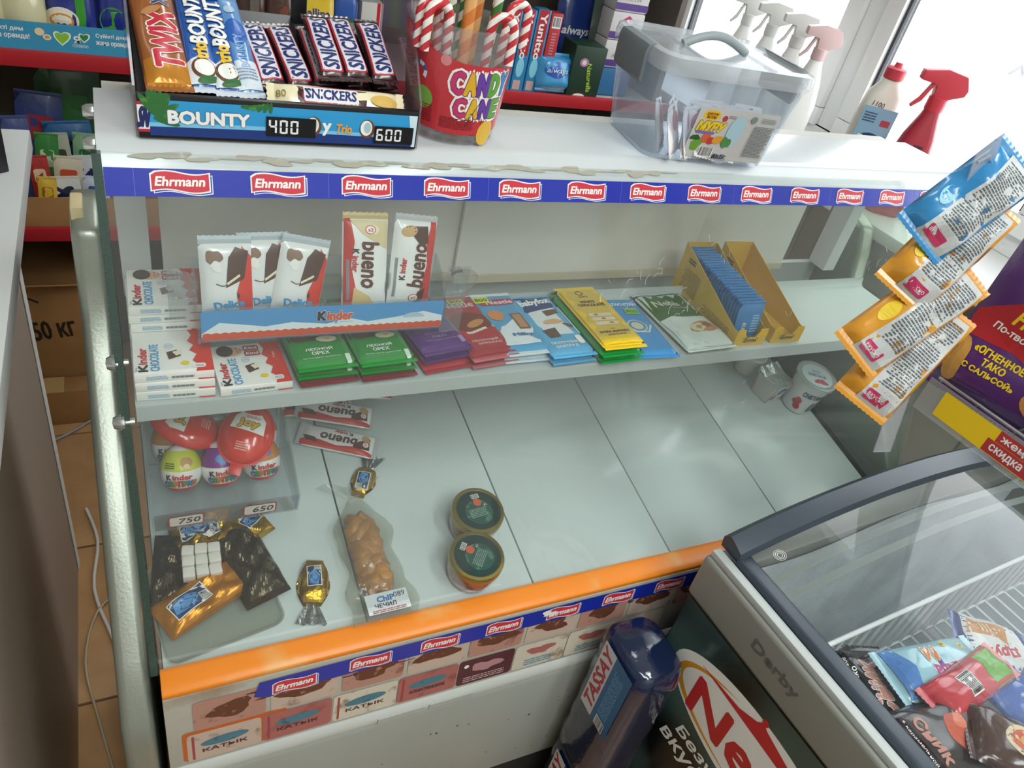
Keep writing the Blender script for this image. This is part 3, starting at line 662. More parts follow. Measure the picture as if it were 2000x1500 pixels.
for k in range(13):
    pr = Print(); pr.disc(0, .012, .012, .013, M('CF6E86', .4)); pr.disc(.004, .028, .006, .002, M('6E8A5A', .4), rot=.4); pr.small(-.015, -.03, .015, -.012, 4, M('B9A9B4', .5))
    x = -.075 + .0125 * k; y = -.02 + rn.uniform(-.02, .02)
    Mx = BM_ @ T(x, y - .02, .037) @ RZ(rn.uniform(-.25, .25) + (.9 if k < 4 else 0)) @ RX(PI / 2 - .3 - rn.uniform(0, .12)) @ RZ(rn.uniform(-.2, .2))
    flowpack('jelly_sachet', 'white jelly sachet with pink fruit print inside the storage tub', 'sachet', Mx, .048, .068, .007, SW, pr if k % 2 == 0 or k < 5 else None, 'sachets in the storage tub', crimp=.005, edge=.02, nu=6, nv=8)
# ------------------------------------------------------------------ on the glass shelf
E_ = .0006
def flatm(p0, p1, z):      # front-left and front-right corners seen at pixels p0, p1 on level z
    a = atz(*p0, z); b = atz(*p1, z); return T(a.x, a.y, z) @ RZ(math.atan2(b.y - a.y, b.x - a.x))
def XY(x, y, z, a=0): return T(x, y, z) @ RZ(a)
# milk chocolate cartons
KW, KD, KH = .081, .083, .0112
def kprint(portrait=True, full=True):
    t = Print(); t.poly([(.062, 0), (KW, 0), (KW, KD), (.058, KD), (.062, .07), (.057, .058), (.063, .05), (.058, .04), (.065, .032), (.06, .02), (.066, .012)], KRED)
    t.text('K', .0095, .0105, .012, .0085, M('1C1C22', .4), rot=PI / 2, bold=.08); t.text('inder', .0095, .0325, .03, .0085, M('C8303A', .4), rot=PI / 2, bold=.07)
    t.text('CHOCOLATE', .0215, .029, .05, .009, KBLUE, rot=PI / 2, bold=.03)
    t.layer = 1; t.poly([(.036, .024), (.049, .03), (.045, .042), (.034, .038)], BROWN); t.poly([(.04, .038), (.05, .042), (.05, .034), (.044, .03)], CREAM)
    t.layer = 1; t.disc(.052, .016, .0045, .004, YEL); t.layer = 1; t.ring(.037, .05, .004, .0048, M('8FC0D8', .4)); t.text('milk', .037, .05, .0055, .003, M('6FA8C8', .4))
    t.layer = 2; t.rrect(.06, .006, .073, .014, .003, WHITE); t.small(.0625, .008, .071, .012, 2, DIM); t.text('4 bars', .07, .055, .012, .0035, WHITE, rot=PI / 2); t.layer = 2
    t.line([(.001, .005), (.004, .007), (.002, .009), (.004, .012)], .0006, INK)
    if portrait:
        t.layer = 2; t.disc(.024, .069, .0125, .0095, M('D9A988', .5)); t.disc(.0165, .07, .0095, .011, M('3A2A22', .5)); t.disc(.03, .0725, .0012, .0008, INK); t.layer -= 1; t.disc(.0305, .0665, .0012, .0008, INK); t.layer -= 1; t.disc(.0345, .0695, .0007, .002, M('B06A5A', .5))
        for yy in (.062, .073): t.layer = 2; t.rrect(.038, yy - .005, .056, yy + .005, .002, M('B02A32', .4)); t.text('Kind', .047, yy, .014, .005, WHITE, bold=.05)
    return t
def kfront():
    f_ = Print(); f_.small(.012, .003, .034, .0085, 4, M('7FB2D4', .5), seed=3); f_.small(.037, .004, .06, .0075, 1, M('7E8288', .5), .8, 5, 0); f_.rect(.064, .0004, KW, .002, KRED); return f_
KG = 'kinder style milk chocolate cartons on the shelf'.replace('kinder style ', '')
KM = M('EDEBE6', .4)
def kbox(Mx, label, portrait, top=True): carton('chocolate_carton', label, 'chocolate box', Mx, KW, KD, KH, KM, kprint(portrait) if top else None, kfront(), group=KG)
pos = ['lowest', 'middle', 'topmost']
for k in range(3): kbox(XY(-.0105, .7235 + .001 * k, ZS + E_ + k * (KH + .0004), -.04 + .012 * k), 'white and red chocolate carton, %s of the stack of three at the shelf edge' % pos[k], False, k == 2)
pos = ['lowest', 'second from bottom', 'third from bottom', 'fourth from bottom', 'fifth from bottom', 'topmost']
for k in range(6): kbox(XY(-.0105 + .001 * (k % 2), .8055 - .003 * max(0, k - 3) * 0, ZS + E_ + k * (KH + .0004), .02 * (-1) ** k * .5), 'white and red chocolate carton, %s in the tall rear stack' % pos[k], True, k == 5)
kbox(XY(.0755, .7175, ZS + E_, .05), 'single white and red chocolate carton with boy portrait lying alone', True)
# hanging acrylic tray with suction cups
AT = T(.06, .757, 1.128)
ac = thing('acrylic_tray', 'clear acrylic tray with blue winter strip hanging on suction cups', 'display tray', AT)
ACR = CLEAR('F0F4F6', .07, 1.4, .04)
AW = .288
MB().box(0, AW, .0, .05, -.002, .0005).build('tray_floor', ACR, ac)
MB().box(0, AW, -.0025, -.0005, -.008, .036).build('front_wall', ACR, ac)
MB().box(0, AW, .05, .0525, -.002, .07).build('back_wall', ACR, ac)
for x in (-.0025, AW): MB().prism([(-.002, -.008), (.0525, -.002), (.0525, .07), (.02, .055), (-.002, .03)], x, x + .0024).build('side_wall', ACR, ac)
for x in (-.03, AW + .002):
    MB().box(x, x + .028, .006, .0085, .02 if x < 0 else -.02, .075).build('wing', ACR, ac)
    o = MB().lathe([(.0235, .0), (.022, .003), (.014, .006), (.008, .008), (.006, .013), (.0075, .015), (.0075, .019), (0, .02)], 26).build('suction_cup', CLEAR('EFEFF2', .12, 1.45, .03), ac, smooth=.6)
    zc = .062 if x < 0 else .056
    o.matrix_local = T(x + (.008 if x < 0 else .016), glass_y(1.128 + zc) - .757 + .0015, zc) @ RX(-PI / 2 + .355) 
pr = Print(); WIN = M('4E9AD6', .35); SNOW = M('E4EEF6', .4); KO = M('D4522E', .35)
pr.rrect(.001, -.006, AW - .001, .034, .004, WIN)
pr.poly([(.001, .004), (.02, .018), (.04, .015), (.07, .01), (.1, .014), (.14, .009), (.165, .016), (.19, .009), (.23, .014), (.26, .02), (AW - .002, .012), (AW - .002, 0), (.001, 0)], SNOW)
pr.poly([(.002, -.005), (AW - .002, -.005)] + [(AW - .002 - (AW - .004) * k / 60, .0035 + (.0016 if k % 2 else 0)) for k in range(61)], KO)
pr.layer = 3; pr.text('K', .134, .0205, .009, .012, M('1C1C2A', .4), bold=.09, out=WHITE, ow=.0004); pr.text('inder', .1555, .0205, .03, .012, M('DA5A3A', .4), bold=.07, out=WHITE, ow=.0004)
pr.layer = 3; pr.rect(.131, .0105, .147, .0109, M('4A7EB8', .4)); pr.layer = 3; pr.rect(.155, .0105, .171, .0109, M('4A7EB8', .4))
for k in range(3): pr.layer = 3; pr.line([(.151 + .0025 * cos(k * PI / 3), .0107 + .0025 * sin(k * PI / 3)), (.151 - .0025 * cos(k * PI / 3), .0107 - .0025 * sin(k * PI / 3))], .0005, M('3A70B0', .4))
pr.layer = 3; pr.disc(.248, .012, .014, .007, M('B4CCE2', .4), a0=0, a1=PI)
pr.build(ac, lambda u, v, k: (u, -.0025 - k, v), name='strip_print')
# packs standing in the tray, leaning back
CHB = M('4E2C22', .4); TAN = M('C9A26A', .4)
def stand(px, z, y, lean, roll): a = aty(px[0], px[1], y); return T(a.x, y, z) @ RY(roll) @ RX(PI / 2 - lean)
def delice(x, roll, label, y=.785):
    pr = Print(); pr.poly([(.012, -.055), (.027, -.055), (.027, .03), (.017, .045), (.014, .0), (.009, -.02)], KRED); pr.poly([(-.002, -.012), (.018, .0), (.024, .038), (.01, .044), (.002, .03)], CHB); pr.poly([(.0, -.008), (.014, .004), (.013, .007), (-.001, -.005)], CREAM)
    pr.layer = 1; pr.blob(-.013, .03, .008, .011, M('8A6A58', .4), seed=4); pr.blob(-.011, .018, .006, .007, WHITE, seed=5); pr.line([(-.012, -.006), (-.006, -.009), (.0, -.008)], .0012, CHB); pr.layer = 1
    pr.text('Délice'.replace('é', 'e'), .001, -.036, .032, .011, KBLUE, rot=.15, bold=.06); pr.blob(.011, -.024, .002, .0035, CHB, seed=6)
    flowpack('sponge_cake_pack', label, 'snack cake', T(x, y, 1.135) @ RY(roll) @ RX(PI / 2 - .28) @ T(0, .047, 0) @ Matrix.Scale(.82, 4, (0, 1, 0)), .056, .118, .016, foil('E9EAEA', .3, .25), pr, 'sponge cake packs in the hanging tray', endcol=M('B9C4CC', .3, .2), crimp=.011, seed=int(x * 999))
delice(.093, .0, 'white sponge cake pack standing apart beside the round suction cup')
delice(.136, -.02, 'white sponge cake pack half covered by the tilted one', .792)
delice(.165, .20, 'white sponge cake pack tilted over its neighbour', .784)
def bueno(Mx, label, white=False, group='two-finger wafer packs', flip=False, W_=.046, L=.132, seed=1, z=.016):
    pr = Print(); x = 1 if not white else -1
    pr.poly([(x * .011, -.06), (x * .022, -.06), (x * .022, .058), (x * .016, .058), (x * .012, .03), (x * .015, .0), (x * .01, -.03)], M('C8342E', .35))
    if white: pr.poly([(-.004, .04), (.022, .02), (.022, .056), (-.016, .056)], M('D8C79A', .4)); pr.disc(.006, .045, .007, .006, CREAM); pr.layer = 1; pr.poly([(-.014, -.055), (.012, -.055), (.004, -.04), (-.012, -.028)], M('DBC083', .4))
    else: pr.poly([(-.012, .05), (.006, .025), (.014, .03), (.012, .052)], CHB); pr.layer = 1; pr.disc(-.008, .044, .009, .007, TAN, rot=.5); pr.poly([(.004, -.056), (.014, -.05), (.016, -.03), (.008, -.036)], CHB)
    pr.layer = 2; pr.text('bueno', .004, .0, .058, .017, M('5A2E22', .4), rot=-PI / 2 if not flip else PI / 2, bold=.05, shear=.1); pr.text('K', -.011, .018 * (1 if not flip else -1), .006, .006, INK, rot=-PI / 2 if not flip else PI / 2, bold=.07); pr.text('inder', -.011, .002 * (1 if not flip else -1), .02, .006, M('C8303A', .4), rot=-PI / 2 if not flip else PI / 2, bold=.06)
    pr.layer = 2; pr.disc(.004, .045 * (1 if not flip else -1), .0055, .0055, M('C8342E', .4)); pr.disc(.004, .045 * (1 if not flip else -1), .0046, .0046, WHITE); pr.text('x2', .004, .045 * (1 if not flip else -1), .0055, .004, M('C8342E', .4), bold=.05); pr.layer = 2; pr.small(-.0195, -.045, -.0165, .03, 1, DIM, .7)
    return flowpack('wafer_pack', label, 'chocolate bar', Mx, W_, L, z, foil('ECECEA', .3, .25), pr, group, endcol=M('D6C08A' if white else 'C9CCD0', .3, .2), seed=seed, wr=.0006)
bueno(T(.250, .783, 1.132) @ RY(.02) @ RX(PI / 2 - .3) @ T(0, .062, 0) @ Matrix.Scale(1.2, 4, (1, 0, 0)) @ Matrix.Scale(.95, 4, (0, 1, 0)), 'cream and red wafer pack standing in the hanging tray', True)
bueno(T(.306, .786, 1.132) @ RY(.1) @ RX(PI / 2 - .3) @ T(0, .060, 0) @ Matrix.Scale(1.2, 4, (1, 0, 0)) @ Matrix.Scale(.93, 4, (0, 1, 0)), 'white and red wafer pack standing beside the cream one', flip=True)
# bars lying on the shelf
BL, BWd, BT = .158, .072, .0095
def bar(x, y, z, a, label, col, pr=None, L=BL, Wd=BWd, Th=BT, group='chocolate bars lying on the shelf', endcol=None, cat='chocolate bar', name='chocolate_bar', crimp=.007):
    return flowpack(name, label, cat, XY(x + Wd / 2, y + L / 2, z, a), Wd, L, Th, col, pr, group, crimp, endcol, nx=14, ny=30, seed=int(x * 1000), wr=.0003, edge=.03, zig=False)
GRN = foil('1E8A30', .25, .25); DRED = foil('8E2A32', .25, .25)
def hazel():
    o_ = -.022
    pr = Print(); pr.poly([(-.034, .0 + o_), (.034, -.003 + o_), (.034, .07), (-.034, .07)], M('4E2E22', .35)); pr.disc(.012, .0 + o_, .013, .0065, CREAM); pr.disc(.013, .0 + o_, .004, .001, M('B9A06A', .4)); pr.disc(-.02, .004 + o_, .011, .007, M('6E4026', .4)); pr.layer = 2
    pr.text('ЛЕСНОЙ', -.003, -.020 + o_, .033, .0062, WHITE, bold=.03); pr.text('ОРЕХ', -.003, -.029 + o_, .021, .0062, WHITE, bold=.03); pr.text('молочный шоколад', -.003, -.038 + o_, .046, .0034, M('CFE8CF', .4)); pr.rrect(.024, -.05 + o_, .03, -.036 + o_, .001, M('CFE0CF', .4)); return pr
for i, (x0, a) in enumerate(((.158, .06), (.233, .06))):
    w1 = 'beside the lone carton' if i == 0 else 'beside the purple bars'
    bar(x0 + .002, .7165, ZS + E_, a, 'dark red bar at the very bottom of the green pile ' + w1, DRED, None)
    bar(x0, .7165, ZS + E_ + .0105, a * .8, 'green hazelnut bar, lower of two in the pile ' + w1, GRN, hazel())
    bar(x0 - .001, .7175, ZS + E_ + .021, a, 'green hazelnut chocolate bar lying on top of the pile ' + w1, GRN, hazel())
bar(.312, .722, ZS + E_, .13, 'red chocolate bar at the bottom under the purple bars', foil('B42A36', .25, .25)); 
PUR = foil('5A2A78', .25, .3)
for k in range(2):
    pr = Print(); pr.text('МОЛОЧНЫЙ', 0, -.038, .034, .0055, M('A98AB8', .4)); pr.text('ИЗЮМ', 0, -.046, .02, .0055, M('A98AB8', .4)); pr.text('молочный шоколад', 0, -.054, .046, .0034, M('A98AB8', .4)); pr.rrect(.024, -.066, .03, -.052, .001, M('A98AB8', .4))
    bar(.310 - .001 * k, .730 + .001 * k, ZS + E_ + .0105 * (k + 1), .15, 'purple raisin chocolate bar, %s of the pair on the red one' % ('lower', 'upper')[k], PUR, pr)
for k in range(2):
    pr = Print()
    if k: pr.rect(-.034, -.07, .034, .07, M('B03038', .3)); pr.disc(0, .005, .032, .024, M('7A3226', .35)); pr.disc(.006, .0, .016, .007, M('C98A4A', .35), rot=.4); pr.poly([(-.034, -.012), (-.01, -.018), (.034, -.006), (.034, -.011), (-.01, -.023), (-.034, -.018)], M('E6D2C2', .4)); pr.text('Nestle', 0, .048, .05, .014, M('D8C4C6', .4), bold=.04); pr.rect(-.01, .052, .014, .063, M('D8E23A', .4)); pr.text('800', .002, .0575, .019, .008, INK, bold=.02); pr.text('МОЛОЧНЫЙ', .0, -.04, .04, .005, WHITE); pr.text('ШОКОЛАД', .004, -.048, .036, .005, WHITE)
    bar(.380 - .001 * k, .723, ZS + E_ + .0105 * k, .11, 'red milk chocolate bar, %s one' % ('under the other', 'with yellow price sticker, upper')[k], foil('A42C36', .25, .25), pr if k else None, endcol=M('C86A72', .3))
LB_ = foil('4FA0CE', .3, .2)
pr = Print(); pr.poly([(-.034, -.072), (.034, -.072), (.034, -.012), (.01, .004), (-.01, -.012), (-.034, -.016)], M('E2EAEE', .35)); pr.rrect(-.026, .04, .03, .055, .006, M('B23A4A', .4)); pr.text('Nestle', .006, .0475, .042, .009, M('E8DADC', .4), bold=.05); pr.rect(-.032, .048, -.008, .063, M('D8E23A', .4)); pr.text('800', -.02, .0555, .019, .008, INK, bold=.02); pr.layer = 2
pr.blob(-.014, .014, .013, .013, M('D98A4A', .4), seed=2, amp=.06); pr.rect(.008, -.024, .026, .016, M('8A5E42', .4)); pr.rect(.011, -.02, .023, .012, M('B98A66', .4)); pr.text('Milky', .006, -.038, .03, .009, M('3A6AA8', .4), bold=.06)
bar(.4375, .7265, ZS + E_ + .0105, .03, 'blue and white chocolate bar, upper of the pair beside the red bars', LB_, pr, endcol=M('DCE6EA', .35))
bar(.4375, .7245, ZS + E_, .01, 'white chocolate bar, lower of the pair beside the red bars', foil('D4E2EA', .3, .2))
pr = Print(); pr.rect(-.034, -.03, .034, .045, M('DDE2E4', .35)); pr.poly([(-.035, .05), (.035, .05), (.035, .074), (-.035, .074)], M('263A78', .35)); pr.layer = 1; pr.poly([(-.034, .028), (.034, .04), (.034, .052), (-.034, .052)], M('263A78', .35)); pr.text('babyfox', .0, .054, .052, .017, WHITE, bold=.05, rot=.12)
pr.layer = 2; pr.poly([(.0, .03), (.026, .034), (.024, .022), (.002, .016)], M('6E4A3A', .4)); pr.poly([(-.024, -.018), (.0, -.012), (-.002, -.036), (-.02, -.038)], M('5E3E32', .4)); pr.blob(.004, .002, .014, .007, M('D8A878', .4), seed=3); pr.blob(.024, -.01, .009, .003, M('6A4A3A', .4), seed=5, rot=-.6); pr.rrect(.018, -.056, .028, -.036, .004, WHITE)
pr.text('МОЛОЧНЫЙ', -.005, -.05, .042, .0065, WHITE, bold=.03); pr.text('ШОКОЛАД', -.005, -.06, .036, .0065, WHITE, bold=.03)
bar(.5005, .7135, ZS + E_ + .0105, .04, 'light blue milk chocolate bar with navy corner beside the yellow bar', foil('58AEDC', .3, .2), pr)
bar(.5015, .713, ZS + E_, .05, 'light blue chocolate bar hidden under the navy cornered bar', foil('58AEDC', .3, .2))
GL = foil('1C9A46', .3, .3)
for k in range(2): bar(.578 - .001 * k, .706, ZS + E_ + .0105 * k, .03, 'bright green chocolate bar %s under the yellow white-chocolate bar' % ('lowest', 'directly')[k], GL, L=.168)
pr = Print(); pr.rect(-.034, -.06, .034, .066, M('D2B24A', .35)); pr.rect(-.034, -.074, .034, -.056, M('EFC81E', .3)); pr.layer = 1; pr.ring(-.004, .058, .0045, .006, INK); pr.text('ozera', -.002, .048, .016, .004, INK); pr.text('WHITE', -.002, .034, .026, .006, M('4A3420', .4), bold=.06); pr.text('CHOCOLATE', .0, .025, .046, .0065, M('4A3420', .4), bold=.06)
for i in range(3): pr.layer = 2; pr.rrect(-.02, -.006 - .011 * i, .02, .002 - .011 * i, .003, M('DCCDB4', .4)); pr.disc(-.008 + .008 * i, -.002 - .011 * i, .004, .0025, M('A9825A', .4))
pr.layer = 2; pr.text('with', .0, -.039, .008, .003, INK); pr.text('EXTRA ALMONDS', .0, -.046, .05, .005, M('4A3420', .4), bold=.05); pr.small(-.016, -.055, .016, -.051, 2, M('6A5430', .5)); 
bar(.580, .709, ZS + E_ + .021, .02, 'yellow WHITE CHOCOLATE bar with almonds on top of green bars', foil('EFC81E', .3, .25), pr, L=.166, endcol=foil('EFC81E', .3, .3))
pr = Print(); pr.ring(0, -.002, .014, .0165, M('D9DDC8', .35, .3)); pr.disc(.0, -.002, .010, .010, M('E0DCC4', .3, .3)); pr.line([(-.022, .006), (-.01, -.018), (.012, -.02), (.024, -.002)], .003, M('D9DDC8', .35)); pr.text('KAZAKHSTAN', .0, .058, .056, .008, M('DCE8F0', .4), bold=.05, shear=.2); pr.layer = 2; pr.rect(-.002, .03, .022, .046, M('8CC83A', .4)); pr.text('800', .01, .038, .019, .008, INK)
bar(.6515, .7065, ZS + E_, -.06, 'sky blue chocolate bar with gold sun emblem and green price tag', foil('2F8ED0', .25, .25), pr, L=.160)
pr = Print(); pr.rect(-.046, .0, .046, .075, M('34622E', .35)); pr.poly([(-.046, -.075), (.046, -.075), (.046, .004), (.02, -.002), (-.02, .006), (-.046, .0)], M('D3DED8', .35)); pr.layer = 1; pr.text('Nehir', -.004, .042, .056, .017, M('D9E4D4', .4), bold=.03); pr.text('chocolate', .012, .027, .034, .006, M('C4D4BE', .4)); pr.blob(.018, -.03, .024, .016, M('B98A6A', .4), seed=3); pr.blob(.006, -.03, .012, .012, M('D2D2A4', .4), seed=4); pr.blob(.026, -.026, .01, .006, M('9A5A42', .4), seed=6)
flowpack('chocolate_bag', 'green and white chocolate pouch lying beside the yellow carton', 'pouch', XY(.783, .795, ZS + E_, .04), .098, .165, .012, foil('C6D4CC', .3, .3), pr, None, .006, nx=6, ny=10, wr=.0012, edge=.02)
# yellow display cartons
YB = M('D9B02E', .4, var=.06, vscale=20)
def ycarton(x0, a, label, W_=.062, D_=.185):
    t = thing('display_carton', label, 'display box', XY(x0, .7255, ZS + E_, a)); th = .0012; side = [(.0, 0), (D_, 0), (D_, .085), (.012, .026), (.0, .026)]
    for x in (0, W_ - th): MB().prism(side, x, x + th).build('side_flap', YB, t)
    MB().box(th, W_ - th, 0, D_, 0, th).build('carton_floor', YB, t); MB().box(th, W_ - th, D_ - th, D_, th, .085).build('back_flap', YB, t)
    n = 10; pts = [(th, th), (W_ - th, th), (W_ - th, .03)] + [(W_ * .5 + W_ * .24 * cos(PI * k / n), .029 - .016 * sin(PI * k / n)) for k in range(n + 1)] + [(th, .03)]
    MB().prism(pts, 0, th, 'y').build('front_flap', YB, t)
    pr = Print(); pr.disc(W_ * .5, .0105, .0165, .0062, M('3A2A1A', .5)); pr.disc(W_ * .5, .0105, .0158, .0055, M('D9B02E', .4)); pr.text('Elvan'.replace('Elvan', 'Бим'), W_ * .5, .0105, .024, .0065, M('3A2A1A', .5), bold=.06, shear=.2)
    pr.build(t, lambda u, v, k: (u, -k, v))
    q = Print(); q.small(.02, .006, .1, .02, 4, M('9A7A1E', .5), seed=2); q.small(.12, .01, .17, .05, 12, M('9A7A1E', .5), seed=3); q.small(.145, .058, .165, .068, 2, M('5A4414', .5), .7)
    q.build(t, lambda u, v, k: (-k, u, v)); return t
YC = ycarton(.836, -.03, 'yellow display carton filled with a row of blue sachets')
ycarton(.914, -.045, 'empty yellow display carton beside the filled one')
YM = XY(.836, .7255, ZS + E_, -.03)
BS = foil('2278B8', .22, .3); blue_proto = None
for k in range(22):
    yy = .014 + k * .0075; zz = .0018
    Mx = YM @ T(.031, yy + .004, zz + .0) @ RX(PI / 2 - .16) @ T(0, .033 + .0005 * k, 0)
    if blue_proto is None:
        pr = Print(); pr.rect(-.012, -.02, -.006, -.004, M('D8E2EA', .4)); pr.bars(-.0115, -.019, -.0065, -.005, 8, INK, False); pr.small(.004, -.02, .018, .012, 7, M('8FC0E4', .5))
        blue_proto = flowpack('blue_sachet', 'blue sachet standing in the yellow carton', 'sachet', Mx, .05, .066, .006, BS, pr, 'row of blue sachets in the yellow carton', .005, nu=6, nv=6, seed=3, flat=.5)
    else:
        c_ = copytree(blue_proto); c_.matrix_world = Mx @ RZ(.03 * sin(k * 2.3))
# ------------------------------------------------------------------ on the deck
def DK(u, v, h=0):          # point on the sloping deck seen at a pixel
    d_ = ray(u, v); t = (.739 + h - .175 * .597 - EYE.z) / (d_.z - .175 * d_.y); return EYE + d_ * t
def DM(u, v, a=0, h=0, lift=.0006):      # frame lying on the deck
    p = DK(u, v, h); return T(p.x, p.y, p.z + lift) @ RX(DECKA) @ RZ(a)
def dang(p0, p1): a = DK(*p0); b = DK(*p1); return math.atan2(b.y - a.y, b.x - a.x)
# caviar style jars with dark green lids
def jar(u, v, rot, label):
    Mx = DM(u, v, rot, .052); Mx = T(Mx.translation.x, Mx.translation.y, deckz(Mx.translation.y) + .0008) @ RX(DECKA) @ RZ(rot)
    t = thing('preserve_jar', label, 'jar', Mx, 'jars with green lids on the deck')
    MB().lathe([(0, 0), (.031, 0), (.035, .004), (.0385, .02), (.039, .038), (.037, .041)], 32).build('glass_body', M('8A4A3A', .12, coat=.8), t, smooth=.6)
    MB().lathe([(.0395, .040), (.0415, .041), (.0415, .051), (.0405, .053), (.036, .0535), (.035, .0522), (0, .0522)], 36).build('lid', M('9A8A52', .28, .7), t, smooth=.5)
    pr = Print(); pr.disc(0, 0, .0345, .0345, M('1E3A36', .25), n=32); pr.disc(.0, -.004, .022, .022, M('27544A', .3, dirt='6AA090', vscale=60), n=24); pr.disc(.004, .013, .0065, .0065, M('D2603A', .4)); pr.rect(-.002, .02, .011, .028, WHITE); pr.bars(-.0015, .0205, .0105, .0275, 12, INK); pr.small(-.016, -.012, .014, .004, 6, M('8FA89C', .5)); pr.text('A1', .014, .006, .005, .004, WHITE)
    pr.build(t, lambda u, v, k: (u, v, .0522 + k)); return t
jar(930, 988, .1, 'round jar with green printed lid standing towards the shelf'); jar(928, 1076, .9, 'round jar with green printed lid standing nearer the orange rail')
# wafer packs lying on the deck
def onDeckPack(p0, p1, L, h=0): a = DK(*p0); b = DK(*p1); m = (a + b) / 2; return T(m.x, m.y, deckz(m.y) + .0008 + h) @ RX(DECKA) @ RZ(math.atan2(b.y - a.y, b.x - a.x) - PI / 2)
GW = 'wafer packs lying on the deck'
bueno(onDeckPack((575, 850), (742, 885), .132), 'white wafer pack lying foremost of the heap on the deck', group=GW, seed=5)
bueno(onDeckPack((572, 812), (735, 838), .132, .013), 'white wafer pack resting on the back of the foremost one', group=GW, seed=6)
bueno(onDeckPack((545, 800), (690, 795), .132, .0), 'white wafer pack lying flat deeper under the shelf', group=GW, seed=7)
bueno(onDeckPack((620, 778), (765, 785), .132, .02), 'white wafer pack topmost at the rear under the shelf', group=GW, seed=8)
# chocolate eggs in an acrylic tray hung behind the glass
EP = T(-.006, .716, .868)
et = thing('egg_tray', 'clear acrylic tray holding foil wrapped chocolate eggs', 'display tray', EP)
EW_ = .172
MB().box(0, EW_, 0, .12, -.002, .0005).build('tray_floor', ACR, et); MB().prism([(-.012, .036), (-.002, -.002), (0, -.002), (-.0098, .036)], 0, EW_).build('front_wall', ACR, et)
MB().box(0, EW_, .12, .1225, -.002, .08).build('back_wall', ACR, et)
for x in (-.0024, EW_): MB().prism([(-.012, .036), (-.002, -.002), (.1225, -.002), (.1225, .08), (.04, .06)], x, x + .0022).build('side_wall', ACR, et)
def tagprint(x, txt):
    pr = Print(); pr.rrect(x - .021, .006, x + .021, .031, .004, M('B23A3A', .4)); pr.rrect(x - .019, .008, x + .019, .029, .003, M('F0EEE8', .4)); pr.text(txt, x + .004, .0185, .025, .0125, INK, bold=.03, shear=.15)
    t = pr.build(et, lambda u, v, k: (u, -.0005 - v * .27 - .0024 - k, v), name='price_print')
tagprint(.036, '750'); tagprint(.124, '650')
def egg(x, y, z, cap, label, tilt=(0, 0), rz=0, face=True):
    Mx = EP @ T(x, y + .02, z + .011) @ RZ(rz) @ RX(tilt[0] - .5) @ RY(tilt[1]); t = thing('chocolate_egg', label, 'chocolate egg', Mx, 'chocolate eggs in the acrylic tray')
    hgt = .064; R_ = .0265
    def rad(z_): q = z_ / hgt; return R_ * math.sqrt(max(0, 1 - (2 * q - 1) ** 2)) * (1.08 - .28 * q) 
    MB().lathe([(rad(hgt * k / 16), hgt * k / 16) for k in range(17)], 24).build('foil_shell', foil('E4E2DE', .25, .3, 70), t, smooth=1.2)
    pr = Print()
    capm = M(cap, .3, coat=.4); R2 = lambda v: rad(v)
    def sf(u, v, k): a = -PI / 2 + u / .022; v = min(max(v, .0), hgt - 1e-4); r2 = rad(v) + .0003 + k; return (r2 * cos(a), r2 * sin(a), v + k * .6)
    pr.poly([(-.05, .038), (-.03, .034), (0, .032), (.03, .034), (.05, .038), (.05, .0568), (-.05, .0568)], capm); pr.layer = 0; pr.poly([(-.065, .004), (.065, .004), (.065, .011), (0, .009), (-.065, .011)], KRED); pr.layer = 2
    if face:
        pr.text('K', -.0125, .0245, .005, .0065, INK, bold=.08); pr.text('inder', .002, .0245, .02, .0065, M('C8303A', .4), bold=.07)
        for i, (ch, cc) in enumerate(zip('СЮРПРИЗ', ['3A6AB0', '3E8A4A', 'D07A2A', 'B03A3A', '3E8A4A', '3A6AB0', 'D07A2A'])): pr.layer = 2; pr.text(ch, -.016 + .0053 * i, .0155, .0048, .0072, M(cc, .4), bold=.1, out=M('3A3026', .4), ow=.0003)
        pr.layer = 2
        if cap == 'C2C83A': pr.blob(.007, .043, .007, .007, M('B98A52', .5), seed=4, amp=.08); pr.blob(.007, .038, .004, .003, M('E0C79A', .5), seed=5); pr.small(-.018, .036, -.006, .044, 3, M('2E4A22', .5))
        else: pr.blob(.001, .043, .009, .006, M('4E7FC0', .4), seed=7, amp=.08)
    pr.build(t, sf, .005); return t
EO, EG_, EV = 'BF7A34', 'C2C83A', '7A2A86'
egg(.036, .030, .0008, EG_, 'foil egg with green cap and lion cub picture, front row', (.0, 0), -.1)
egg(.086, .028, .0008, EV, 'foil egg with purple cap between the green and orange ones', (0, 0), .05)
egg(.138, .030, .0008, EO, 'foil egg with orange cap at the 650 price tag', (0, 0), .1)
egg(.030, .082, .0008, EO, 'foil egg with orange cap behind the green capped one', (0, 0), 0); egg(.086, .082, .0008, EO, 'foil egg with orange cap behind the purple capped one'); egg(.142, .082, .0008, EO, 'foil egg with orange cap at the rear by the tray side')
